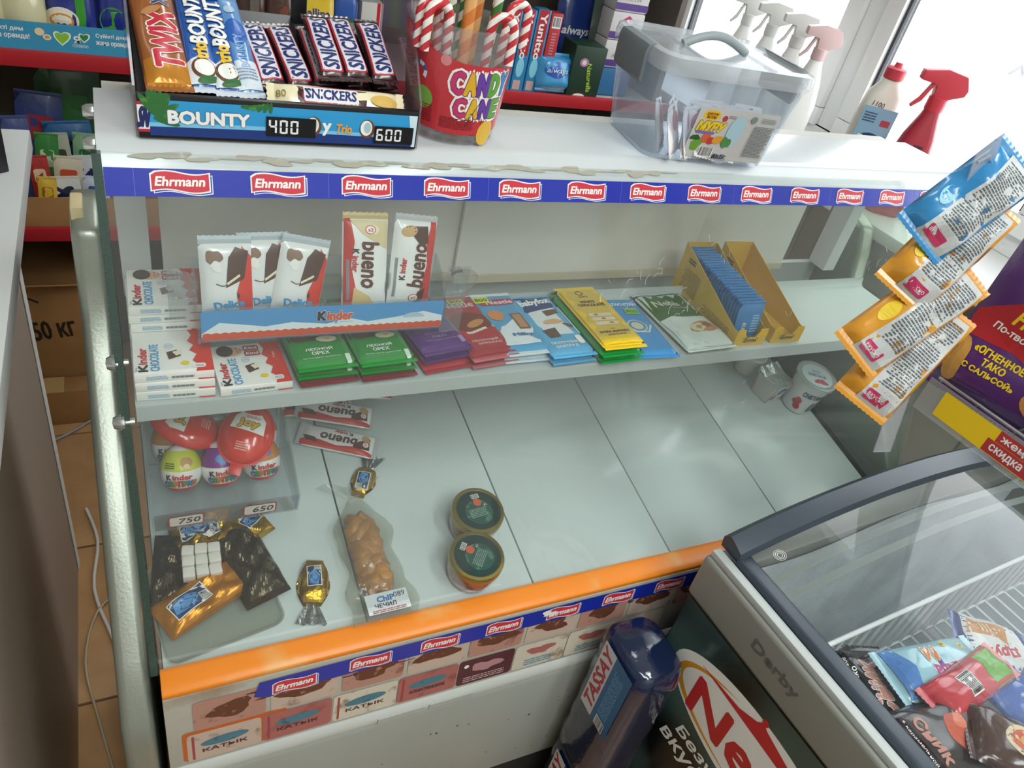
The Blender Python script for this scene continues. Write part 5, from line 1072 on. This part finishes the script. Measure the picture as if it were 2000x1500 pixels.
snack((1655, 688), (1900, 535), .86, .89, 'D9962A', 'E9C83A', 'orange snack bag second from the bottom of the strip', 3, .068)
snack((1668, 790), (1860, 600), .89, .92, 'D9962A', 'E9C83A', 'orange snack bag lowest on the hanging strip', 4, .072)
# purple crisps bag on a wire rack with price rail
r0 = atd(1832, 742, .98); r1 = atd(2010, 893, .90)
xd = (r1 - r0); xd.z = 0; xd.normalize()
RK = T(r0.x, r0.y, r0.z) @ RZ(math.atan2(xd.y, xd.x))
rk = thing('wire_rack', 'wire snack rack with clear price rail and yellow price card', 'rack', RK)
CHR = M('C4C8CA', .25, .85); RLn = .5
for k, (yy, zz) in enumerate(((0, .004), (.02, .004), (.12, .004))): MB().tube([(0, yy, zz), (RLn, yy, zz)], .0022, 8).build('shelf_wire', CHR, rk, smooth=1)
cw = MB().tube([(0, 0, .001), (0, .125, .001), (0, .125, .05)], .0018, 6).mesh('cross_wire', CHR, smooth=1)
for k in range(10): o = bpy.data.objects.new('cross_wire', cw); COL.objects.link(o); o.parent = rk; o.location = (.004 + .052 * k, 0, 0)
MB().tube([(0, .125, .05), (RLn, .125, .05)], .0022, 8).build('back_wire', CHR, rk, smooth=1)
MB().box(-.004, RLn, -.012, -.0105, -.044, .004).build('price_rail', CLEAR('F2F4F4', .12, 1.4, .05), rk)
for x in (.42, .49): MB().tube([(x, .125, .3), (x, .125, .955 - r0.z)], .008, 8).build('post', CHR, rk, smooth=1)
pr = Print(); pr.rect(.022, -.036, .2, .0, M('EFC91A', .4)); pr.rect(.1, -.016, .2, .0, M('B8343A', .4)); pr.layer -= 1; pr.rect(.092, -.035, .2, -.0165, M('B8343A', .4)); pr.text('жеңілдік'.replace('жеңілдік', 'жеңіл'), .126, -.008, .042, .011, WHITE, bold=.03); pr.text('скидка', .12, -.026, .042, .011, WHITE, bold=.03)
pr.build(rk, lambda u, v, k: (u, -.0125 - k, v), name='price_print')
BGc = RK @ T(.078, .058, .118) @ RZ(.12) @ RX(PI / 2 - .12)
pr = Print(); LRD = M('B0242C', .35); LYE = M('F0CE1E', .35)
pr.poly([(-.095, -.02), (-.05, .012), (0, .004), (.05, .016), (.095, .0), (.095, -.055), (.04, -.062), (-.03, -.045), (-.095, -.052)], LRD)
pr.disc(-.01, .062, .036, .036, LYE, n=30); pr.poly([(-.06, .068), (-.02, .092), (.05, .092), (.07, .07), (.04, .052), (-.03, .05)], WHITE); pr.poly([(-.055, .069), (-.019, .088), (.048, .088), (.064, .07), (.038, .056), (-.028, .054)], LRD); pr.text("Lay's", .004, .071, .082, .026, WHITE, bold=.05, shear=.1)
pr.layer = 3; pr.text("Flamin'Hot", .004, -.006, .105, .02, LYE, bold=.04, shear=.25); pr.text('По-твоему, остро', -.012, -.027, .11, .011, WHITE, bold=.03, shear=.15)
pr.text('«ОГНЕННОЕ', -.038, -.058, .062, .009, LYE, bold=.05); pr.text('ТАКО', -.038, -.07, .028, .009, LYE, bold=.05); pr.text('С САЛЬСОЙ»', -.038, -.082, .064, .009, LYE, bold=.05)
pr.layer = 2; pr.disc(.04, -.085, .034, .022, M('C98A4A', .4)); pr.disc(.04, -.083, .029, .017, M('B03A24', .4)); pr.blob(.034, -.08, .01, .006, M('D8683A', .4), seed=3); pr.layer -= 1; pr.blob(.05, -.086, .006, .004, M('7AA03A', .4), seed=4); pr.layer = 2; pr.blob(-.082, -.085, .014, .03, M('D09A4A', .4), seed=5, amp=.08)
flowpack('crisps_bag', "purple crisps bag standing on the wire rack", 'crisps bag', BGc, .2, .27, .05, foil('52246E', .24, .35, 14), pr, None, .012, nx=2.6, ny=5, wr=.003, seed=4, edge=.015, nu=16, nv=20)
# ------------------------------------------------------------------ left counter, floor things
cn = thing('white_counter', 'white panelled shop counter beside the display case', 'counter', T(0, 0, 0))
CW = M('D8DAD8', .4)
MB().box(-.95, -.136, -.5, 1.468, 1.045, 1.08).build('counter_top', CW, cn, .003)
MB().box(-.9, -.189, -.45, 1.455, .0, 1.044).build('side_panel', M('A8998A', .5), cn, .002)
MB().box(-.188, -.1865, 1.42, 1.456, .0, 1.044).build('edge_strip', WHITE, cn)
pr = Print(); pr.text('ШОКОЛАД', .06, .05, .06, .01, WHITE, bold=.03); pr.small(.02, .02, .09, .036, 3, WHITE)
ct_ = carton('black_carton', 'black printed carton standing on the white counter', 'box', T(-.165, 1.24, 1.0805) @ RZ(1.25), .12, .09, .15, M('1E1C22', .45), None, pr)
q_ = atz(26, 335, 1.0805); ct_.matrix_world = T(q_.x - .005, q_.y, 1.0805) @ RZ(2.2)
cbm = M('A87C4C', .75, var=.08, vscale=8)
bx = thing('cardboard_box', 'brown cardboard box marked 450 on the floor under the shelves', 'box', T(-.46, 2.06, .0005) @ RZ(.0))
MB().box(0, .34, 0, .3, 0, .42).build('carton', cbm, bx, .004)
MB().prism([(0, .42), (-.06, .455), (-.058, .459), (.004, .424)], 0, .34).build('flap', cbm, bx); MB().prism([(.3, .42), (.33, .47), (.326, .472), (.296, .424)], 0, .34).build('flap', cbm, bx)
pr = Print(); pr.text('450 кг', .232, .28, .13, .06, M('2E241C', .6), bold=.03, rot=.12); pr.line([(.1, .39), (.14, .37), (.18, .395), (.22, .37)], .006, M('2E241C', .6)); pr.build(bx, lambda u, v, k: (u, -k, v))
b2 = thing('flat_cardboard_box', 'flat brown cardboard box pushed under the marked box shelf', 'box', T(-.36, 1.98, .0005)); MB().box(0, .28, 0, .07, 0, .12).build('carton', cbm, b2, .003); MB().box(.1, .15, -.001, .071, .1195, .121).build('tape', M('C9A86A', .4), b2)
for pts, nm, lb, r_, c_ in (([(-.17, 1.62, .006), (-.145, 1.5, .006), (-.155, 1.35, .006), (-.12, 1.2, .006), (-.09, 1.08, .006), (-.1, .9, .006)], 'power_cable', 'white cable lying along the floor beside the counter foot', .004, 'D8D6CE'), ([(-.09, 1.33, .015), (-.15, 1.28, .007), (-.175, 1.15, .006), (-.15, 1.0, .006), (-.12, .85, .006)], 'power_cable', 'thin beige cable looping across the floor tiles', .003, 'B9A88A'), ([(-.09, 2.12, .006), (-.12, 2.02, .006), (-.2, 1.94, .006), (-.26, 1.9, .006)], 'power_cable', 'grey cable in front of the brown cardboard box', .004, '9A9C9C')):
    P_ = [Vector(p) for p in pts]; sm = []
    for i in range(len(P_) - 1):
        p0, p1, p2, p3 = P_[max(0, i - 1)], P_[i], P_[i + 1], P_[min(len(P_) - 1, i + 2)]
        for t in (0, .25, .5, .75): sm.append(.5 * ((2 * p1) + (p2 - p0) * t + (2 * p0 - 5 * p1 + 4 * p2 - p3) * t * t + (3 * p1 - p0 - 3 * p2 + p3) * t ** 3))
    tag(MB().tube(sm + [P_[-1]], r_, 7).build(nm, M(c_, .5), smooth=1.2), lb, 'cable')

# ------------------------------------------------------------------ wall shelving behind
gd = thing('wall_shelving', 'dark wall shelving with red front edges behind the case', 'shelving', T(0, 0, 0))
DKB = M('5A4E44', .7); REDE = M('B4222C', .4)
MB().box(-1.3, 1.52, 2.36, 2.38, .02, 2.0).build('back_board', DKB, gd)
for x in (-1.3, .3, 1.5): MB().box(x, x + .02, 2.0, 2.359, .02, 2.0).build('upright', M('6A6058', .6), gd)
for z in (.64, 1.055, 1.5):
    s_ = MB().box(-1.275, 1.495, 1.955, 2.355, z - .02, z - .001).build('shelf_board', M('C9C5BE', .5) if z > 1 else DKB, gd); MB().box(-1.3, 1.52, 1.94, 1.954, z - .022, z + .012).build('red_edge', REDE, s_, .002)
Z1, Z2 = 1.055, .64
GQ = 'packs on the wall shelving'
def onshelf(u, v, y): return aty(u, v, y)
def sbox(u0, u1, vtop, y, w_d, z, label, col, cat='box', front=None, name='grocery_box', hmin=.03, a=0):
    p0 = aty(u0, 100, y); p1 = aty(u1, 100, y); h = max(hmin, aty((u0 + u1) / 2, vtop, y).z - z); w = abs(p1.x - p0.x)
    f_ = front(w, h) if front else None
    return carton(name, label, cat, T(p0.x, y, z + .0008) @ RZ(a), w, w_d, h, col, None, f_, group=GQ, bevel=.002)
def jarm(x, label):
    t = thing('mayonnaise_jar', label, 'jar', T(x, 2.05, Z1 + .001), 'jars of mayonnaise on the shelf')
    MB().lathe([(0, 0), (.042, 0), (.046, .006), (.046, .09), (.04, .105), (.036, .108)], 24).build('glass_jar', M('D9D2A8', .15, coat=.8), t, smooth=.6); MB().lathe([(.038, .106), (.04, .108), (.04, .122), (.037, .124), (0, .124)], 24).build('lid', M('C9CCC8', .3), t, smooth=.6)
xs = [aty(u, 40, 2.05).x for u in (-22, 47)]
jarm(xs[0], 'jar of pale mayonnaise at the shelf end'); jarm(xs[1], 'jar of pale mayonnaise beside the blue pouches')
def pouch(u0, u1, y, h, label, col, pr, z=Z1, lean=.15, name='stand_up_pouch', cat='pouch', seed=1, th=.04, roll=0):
    p0 = aty(u0, 60, y); p1 = aty(u1, 60, y); w = abs(p1.x - p0.x)
    return flowpack(name, label, cat, T((p0.x + p1.x) / 2, y, z + .004) @ RY(roll) @ RX(PI / 2 - lean) @ T(0, h / 2, 0), w, h, th, foil(col, .28, .3), pr(w, h) if pr else None, GQ, .008, seed=seed, wr=.001, edge=.04, nu=8, nv=10)
def mayo(w, h):
    pr = Print(); pr.rect(.1 * w, -.4 * h, .3 * w, .4 * h, M('3A9A2E', .3)); pr.layer = 1; pr.disc(-.02, -.26 * h, .034, .026, M('EFE6CE', .4)); pr.disc(-.02, -.27 * h, .024, .016, M('E08A2E', .4)); pr.disc(-.05, -.36 * h, .014, .008, WHITE); return pr
pouch(98, 190, 2.06, .2, 'dark blue mayonnaise pouch with egg picture', '1E2E86', mayo, seed=2); pouch(188, 258, 2.08, .2, 'dark blue pouch with green emblem next to the egg pouch', '1E2E86', lambda w, h: Print().disc(0, -.3 * h, .03, .03, M('4AA03A', .3)).layer and None or Print().disc(0, -.25 * h, .028, .03, M('4AA03A', .3)), seed=3)
# light blue tray strip along the shelf front
st = thing('shelf_tray_box', 'light blue printed cardboard tray holding jars and pouches', 'box', T(-.23, 1.985, Z1 + .001))
CY = M('3E96BC', .4)
MB().box(0, .32, 0, .004, 0, .058).build('front_wall', CY, st); MB().box(0, .32, .005, .15, 0, .003).build('floor_sheet', WHITE, st)
pr = Print(); pr.text('Сүйікті дәм', .03, .042, .07, .011, WHITE, bold=.03); pr.text('жаңа орамда!', .035, .027, .08, .012, WHITE, bold=.03)
pr.disc(.095, .04, .009, .008, M('EFD9A8', .4)); pr.layer -= 1; pr.disc(.108, .03, .008, .006, M('EFE6D2', .4)); pr.disc(.108, .03, .0045, .0035, M('E09A3A', .4))
def heart(x, y, s_, m): pr.poly([(x + s_ * .95 * sin(t) ** 3 * (1 + .12 * sin(t)), y + s_ * (.8 * cos(t) - .3 * cos(2 * t) - .12 * cos(3 * t))) for t in [2 * PI * k / 24 for k in range(24)]], m)
pr.layer = 1; heart(.135, .032, .018, WHITE); heart(.135, .032, .0145, M('8AC23A', .4)); pr.layer = 1; pr.text('Я', .164, .03, .012, .014, WHITE, bold=.05); heart(.178, .036, .012, WHITE); heart(.178, .036, .009, M('2E8A4A', .4)); pr.text('готовлю', .17, .017, .03, .006, WHITE)
pr.layer = 1; pr.text('Сүйікті дәм', .232, .042, .06, .010, WHITE, bold=.03); pr.text('жаңа орамда!', .236, .027, .07, .012, WHITE, bold=.03); pr.build(st, lambda u, v, k: (u, -k, v))
# dark dried-meat bags, sachet, bottle
def meat(w, h): pr = Print(); pr.rect(-.45 * w, -.47 * h, .45 * w, -.3 * h, M('B4242E', .35)); pr.poly([(-.1 * w, -.36 * h), (.3 * w, -.3 * h), (.0, -.38 * h), (.3 * w, -.44 * h), (-.1 * w, -.43 * h), (.12 * w, -.38 * h)], WHITE); [pr.blob(-.2 * w + .13 * w * k, -.1 * h + .1 * h * (k % 3), .14 * w, .09 * h, M('7A4230', .35), seed=k) for k in range(4)]; return pr
pouch(462, 520, 2.02, .2, 'brown snack bag with red foot standing beside its twin', '4A2A22', meat, seed=5, th=.03); pouch(518, 578, 2.02, .2, 'brown snack bag with red foot next to the yellow sachet', '4A2A22', meat, seed=6, th=.03)
def gal(w, h): pr = Print(); pr.text('Gallina', 0, .02, w * .8, .02, M('23306E', .4), bold=.05); pr.rect(-.45 * w, -.3 * h, .45 * w, -.18 * h, M('B4242E', .35)); pr.text('ГОЛЬДЕЙ'.replace('ГОЛЬДЕЙ', 'ГОЛДИ'), 0, -.02, w * .7, .016, M('6A4A1A', .4)); return pr
pouch(576, 652, 2.06, .2, 'yellow seasoning sachet behind the black post', 'E9C41E', gal, seed=7, th=.012)
bt = thing('detergent_bottle', 'blue detergent bottle with small red badge', 'bottle', T(aty(668, 60, 2.1).x, 2.1, Z1 + .001), GQ); bt['group'] = GQ
loft([rr(.06, .05, .014, 0), rr(.066, .055, .016, .01), rr(.066, .055, .016, .15), rr(.05, .045, .014, .18), rr(.025, .025, .01, .19), rr(.025, .025, .01, .21)]).build('bottle', M('2A56A8', .3, coat=.4), bt, smooth=.8)
pr = Print(); pr.rrect(-.026, .02, .026, .12, .006, M('2E6A4A', .4)); pr.disc(0, .1, .02, .008, M('B4242E', .4)); pr.text('Crystal', 0, .1, .03, .007, WHITE); pr.build(bt, lambda u, v, k: (u, -.0278 - k, v))
sbox(700, 742, 5, 2.1, .06, Z1, 'white carton with red stripe behind the tray panel', M('D8D4CC', .5), front=lambda w, h: Print().rect(w * .7, 0, w * .85, h, RED))
# toothpaste cartons, pads and soaps
def tooth(w, h):
    pr = Print(); pr.rect(.1 * w, .02, .85 * w, h, M('B4242E', .35)); pr.rect(.1 * w, .0, .85 * w, h * .45, M('2E86B8', .35)); pr.text('Yunitto', w * .5, h * .68, h * .55, w * .5, WHITE, rot=-PI / 2, bold=.05); pr.layer += 1; pr.disc(w * .45, h * .3, w * .3, h * .12, M('8AD0E4', .35)); pr.rect(.12 * w, .005, .7 * w, h * .14, M('C9A8A0', .4)); return pr
for k, (u0, u1, vt) in enumerate(((985, 1008, 15), (1010, 1035, 18), (1037, 1062, 18))): sbox(u0, u1, vt, 1.985, .035, Z1, ['red toothpaste carton half hidden by the bucket', 'red and blue toothpaste carton in the middle of the row', 'red and blue toothpaste carton beside the plain red one'][k], M('2E86B8', .4), front=tooth, name='toothpaste_carton')
sbox(1064, 1086, 25, 1.985, .035, Z1, 'red carton turned to its barcode side beside the toothpaste', M('B83038', .4), front=lambda w, h: Print().rect(.15 * w, h * .82, .9 * w, h * .96, WHITE).bars(.2 * w, h * .84, .85 * w, h * .95, 10, INK).small(.3 * w, h * .5, .7 * w, h * .78, 8, M('D88A8E', .5)), name='toothpaste_carton')
def pads(w, h): return Print().blob(0, .1 * h, .36 * w, .25 * h, M('2A5AB4', .35), seed=4).blob(0, -.4 * h, .4 * w, .07 * h, M('A9D4EA', .35), seed=5).text('always', 0, .05 * h, .6 * w, .018, WHITE, shear=.2)
pouch(1060, 1130, 2.0, .105, 'light blue pads pack lying against the red carton', '3E9AD0', pads, seed=8, th=.05, lean=.2)
pouch(1080, 1150, 2.2, .25, 'deep blue and orange pads pack standing behind the light blue one', '1E3A86', lambda w, h: Print().text('always', 0, .0, .75 * w, .03, WHITE, shear=.2, bold=.03).rect(-.45 * w, -.42 * h, .45 * w, -.18 * h, M('D9783A', .35)).text('2', -.2 * w, -.3 * h, .015, .03, WHITE, bold=.05), seed=9, th=.05)
sbox(1125, 1186, 92, 1.96, .09, Z1, 'dark green pads pack with daisy print', M('1E3A2A', .4), front=lambda w, h: Print().disc(w * .35, h * .7, .014, .012, M('B07AB0', .4)).disc(w * .35, h * .7, .007, .007, CREAM).text('Naturella', w * .6, h * .42, h * .55, .014, M('A9C83A', .4), rot=-PI / 2 + .2, shear=.2, bold=.03).disc(w * .4, .008, .02, .008, WHITE), name='pads_pack', a=-.05)
def soap(w, h): return Print().rect(0, .06 * h, w, .3 * h, M('5A3A8A', .4)).poly([(w * .5, h * .9), (w * .66, h * .75), (w * .5, h * .6), (w * .34, h * .75)], M('C8346E', .4)).text('ubbby'.replace('ubbby', 'Bubby'), w * .62, h * .68, w * .4, h * .16, INK).text('ACTIV', w * .5, h * .45, w * .5, h * .14, DIM)
for k in range(3):
    p0 = aty(1180, 100, 2.02); carton('tissue_pack', ['white tissue pack with pink diamond, lowest of three', 'white tissue pack with pink diamond, middle of three', 'white tissue pack with pink diamond, topmost of three'][k], 'tissue pack', T(p0.x, 2.02, Z1 + .0808 + k * .0772), .11, .07, .0765, M('DCD8DA', .45), None, soap(.11, .0765), group='stacked tissue packs', bevel=.006)
carton('blue_pack', 'plain blue pack under the stacked tissue packs', 'pack', T(aty(1180, 100, 2.02).x, 2.015, Z1 + .0008), .112, .075, .079, M('2E6EA0', .45), bevel=.006)
# bag of green mesh produce on top right
crumple('produce_bag', 'clear bag of green leafy produce behind the tissue packs', 'bag', T(1.36, 2.25, Z1 + .02) @ RX(PI / 2 - .2) @ T(0, .16, 0), .2, .3, .05, CLEAR('DCE8E0', .3, 1.4, .1, 'B9D0C4', .6, 30), None, None, .012, 4)
# lower shelf: tray of seasoning sachets
tb = thing('sachet_tray', 'open cardboard tray of seasoning sachets on the lower red shelf', 'box', T(-.36, 1.975, Z2 + .0008))
MB().box(0, .62, 0, .004, 0, .075).build('front_wall', cbm, tb); MB().box(0, .62, .3, .304, 0, .09).build('back_wall', cbm, tb); MB().box(0, .004, .005, .299, 0, .075).build('side_wall', cbm, tb); MB().box(.616, .62, .005, .299, 0, .075).build('side_wall', cbm, tb); MB().box(.005, .615, .005, .299, 0, .003).build('tray_floor', cbm, tb)
def sac(c2): return lambda w, h: Print().rrect(-.3 * w, .05 * h, .3 * w, .28 * h, .006, M(c2, .4)).small(-.3 * w, -.2 * h, .3 * w, -.02 * h, 3, INK)
SL = [(62, 100, 1.99, 'D9B03A', '9A5A1E', 'yellow seasoning sachet in the front of the tray'), (84, 158, 1.995, 'D8D6CE', '1E2440', 'white baking powder sachet with navy badge'), (152, 205, 2.0, 'C9D2E0', '2E5AA8', 'white and blue sachet beside the baking powder'), (62, 102, 2.03, 'B4342E', 'E0C9A0', 'red spice sachet behind the yellow one'), (98, 155, 2.03, 'D9CDB4', 'C8502E', 'cream sachet with tomato picture'), (150, 200, 2.04, 'D6D8DC', '1E2A56', 'white sachet with dark blue badge and red corner'), (66, 112, 2.08, '3E8A42', 'C9D8B0', 'green herb sachet in the middle row'), (105, 150, 2.085, 'B9BCA4', '4A4A3A', 'grey green pepper sachet in the middle row'), (140, 195, 2.09, '8AB48A', '2E6A34', 'pale green sachet in the middle row')]
for i, (u0, u1, y, c1, c2, lb) in enumerate(SL):
    p0 = aty(u0, 330, y); p1 = aty(u1, 330, y); w = p1.x - p0.x; h = .115 + .035 * (i // 3)
    flowpack('seasoning_sachet', lb, 'sachet', T((p0.x + p1.x) / 2, y, Z2 + .006) @ RY(.06 * (-1) ** i) @ RX(PI / 2 - .12) @ T(0, h / 2, 0), w, h, .008, foil(c1, .35, .3), sac(c2)(w, h), 'seasoning sachets in the tray', .006, wr=.0008, seed=i, edge=.04, nu=6, nv=8)
for i, (u0, u1, y, h, c1, c2, lb) in enumerate(((18, 110, 2.15, .26, '3A4A86', 'A8343E', 'navy and white yeast pack with red badge at the rear'), (14, 70, 2.12, .21, '4A5A92', 'A8343E', 'navy and white yeast pack leaning in front of its twin'), (60, 185, 2.2, .31, '2E5A34', '3E7A3E', 'dark green herb pack upright at the back'), (95, 190, 2.13, .2, '2E6AA0', 'C86A3A', 'shiny blue pasta pack lying across the rear'), (120, 190, 2.11, .16, '28366E', 'A8343E', 'navy sachet with red badge beside the glass screw'))):
    p0 = aty(u0, 250, y); p1 = aty(u1, 250, y); w = p1.x - p0.x
    flowpack('grocery_pack', lb, 'grocery pack', T((p0.x + p1.x) / 2, y, Z2 + .006) @ RY(.08 * (-1) ** i) @ RX(PI / 2 - .12) @ T(0, h / 2, 0), w, h, .016, foil(c1, .35, .3), sac(c2)(w, h), 'packs at the rear of the lower shelf', .008, wr=.001, seed=30 + i, edge=.05, nu=6, nv=8)

# ------------------------------------------------------------------ window sill
WZ = WZ0
def spray(x, y, s, body, head, label, cat='spray bottle', white=True, pr=None, rz=0):
    t = thing('spray_bottle', label, cat, T(x, y, WZ + .001) @ RZ(rz), 'spray bottles on the window sill')
    loft([rr(.07 * s, .05 * s, .018 * s, 0), rr(.076 * s, .055 * s, .02 * s, .01), rr(.076 * s, .055 * s, .02 * s, .11 * s), rr(.06 * s, .045 * s, .018 * s, .16 * s), rr(.036 * s, .034 * s, .014 * s, .2 * s), rr(.03 * s, .03 * s, .014 * s, .215 * s)]).build('bottle', body, t, smooth=.8)
    MB().lathe([(.017 * s, .212 * s), (.018 * s, .215 * s), (.018 * s, .238 * s), (.014 * s, .24 * s), (0, .24 * s)], 16).build('collar', head, t, smooth=.6)
    MB().prism([(-.05 * s, .262 * s), (-.05 * s, .28 * s), (-.01 * s, .29 * s), (.03 * s, .285 * s), (.042 * s, .262 * s), (.04 * s, .25 * s), (.014 * s, .238 * s), (-.014 * s, .238 * s), (-.018 * s, .26 * s)], -.012 * s, .012 * s, 'y').build('spray_head', head, t, .003)
    MB().prism([(-.024 * s, .262 * s), (-.018 * s, .262 * s), (-.03 * s, .225 * s), (-.044 * s, .21 * s), (-.046 * s, .214 * s), (-.035 * s, .23 * s)], -.006 * s, .006 * s, 'y').build('trigger', head, t, .001)
    if pr: pr.build(t, lambda u, v, k: (u * .9, -(.0278 if v < .11 * s else .0278 - (v - .11 * s) * .1) * s - k, v + .012))
    return t
WB_ = M('E9E9E6', .35)
for i, yy in enumerate((1.93, 1.82, 1.71)): spray(1.70, yy, 1.12, WB_, M('DEDEDA', .4), ['white spray bottle furthest along the sill', 'white spray bottle second along the sill', 'white spray bottle in the middle of the sill'][i], rz=-.5)
spray(1.70, 1.615, 1.1, WB_, M('D6B8B8', .4), 'white spray bottle with pinkish trigger beside the window post', rz=-.5)
rb = thing('cleaner_bottle', 'white cleaner bottle with red cap and light blue label on the sill', 'bottle', T(1.655, 1.325, WZ + .001) @ RZ(-.6))
loft([rr(.085, .055, .02, 0), rr(.09, .06, .022, .01), rr(.09, .06, .022, .19), rr(.08, .055, .02, .235), rr(.045, .04, .018, .265), rr(.04, .036, .017, .275)]).build('bottle', M('E2DFD4', .35), rb, smooth=.8)
MB().lathe([(.021, .272), (.024, .275), (.024, .296), (.02, .299), (.01, .3), (.008, .31), (0, .31)], 18).build('cap', M('C8404E', .4), rb, smooth=.6)
pr = Print(); pr.rect(-.04, .02, .04, .165, M('8AB4CE', .4)); pr.disc(.0, .08, .034, .026, M('23386E', .4)); pr.text('Real', .0, .08, .058, .034, WHITE, bold=.06, shear=.15); pr.layer = 1; pr.rrect(.01, .125, .032, .14, .002, M('B04A56', .4)); pr.small(-.034, .13, -.004, .155, 4, M('3A4A6A', .5)); pr.layer = 1; pr.text('1100', -.012, .205, .028, .012, INK, rot=-.1); pr.build(rb, lambda u, v, k: (u, -.0302 - k, v + (.045 if v < .18 else .012)))
pr = Print(); pr.poly([(-.03, .05), (.0, .05), (.012, .16), (-.012, .16), (-.026, .1)], M('4A2A34', .4)); pr.text('1', -.008, .1, .01, .022, WHITE, bold=.05); pr.text('МИНУТА', -.008, .078, .036, .01, WHITE, bold=.03); pr.small(.014, .1, .03, .15, 8, M('E89AA4', .5))
spray(1.66, 1.19, 1.16, M('B02A3C', .35, coat=.3), M('D8404E', .35), 'red spray bottle with dark 1 МИНУТА label beside the cleaner', pr=pr, rz=-.6)
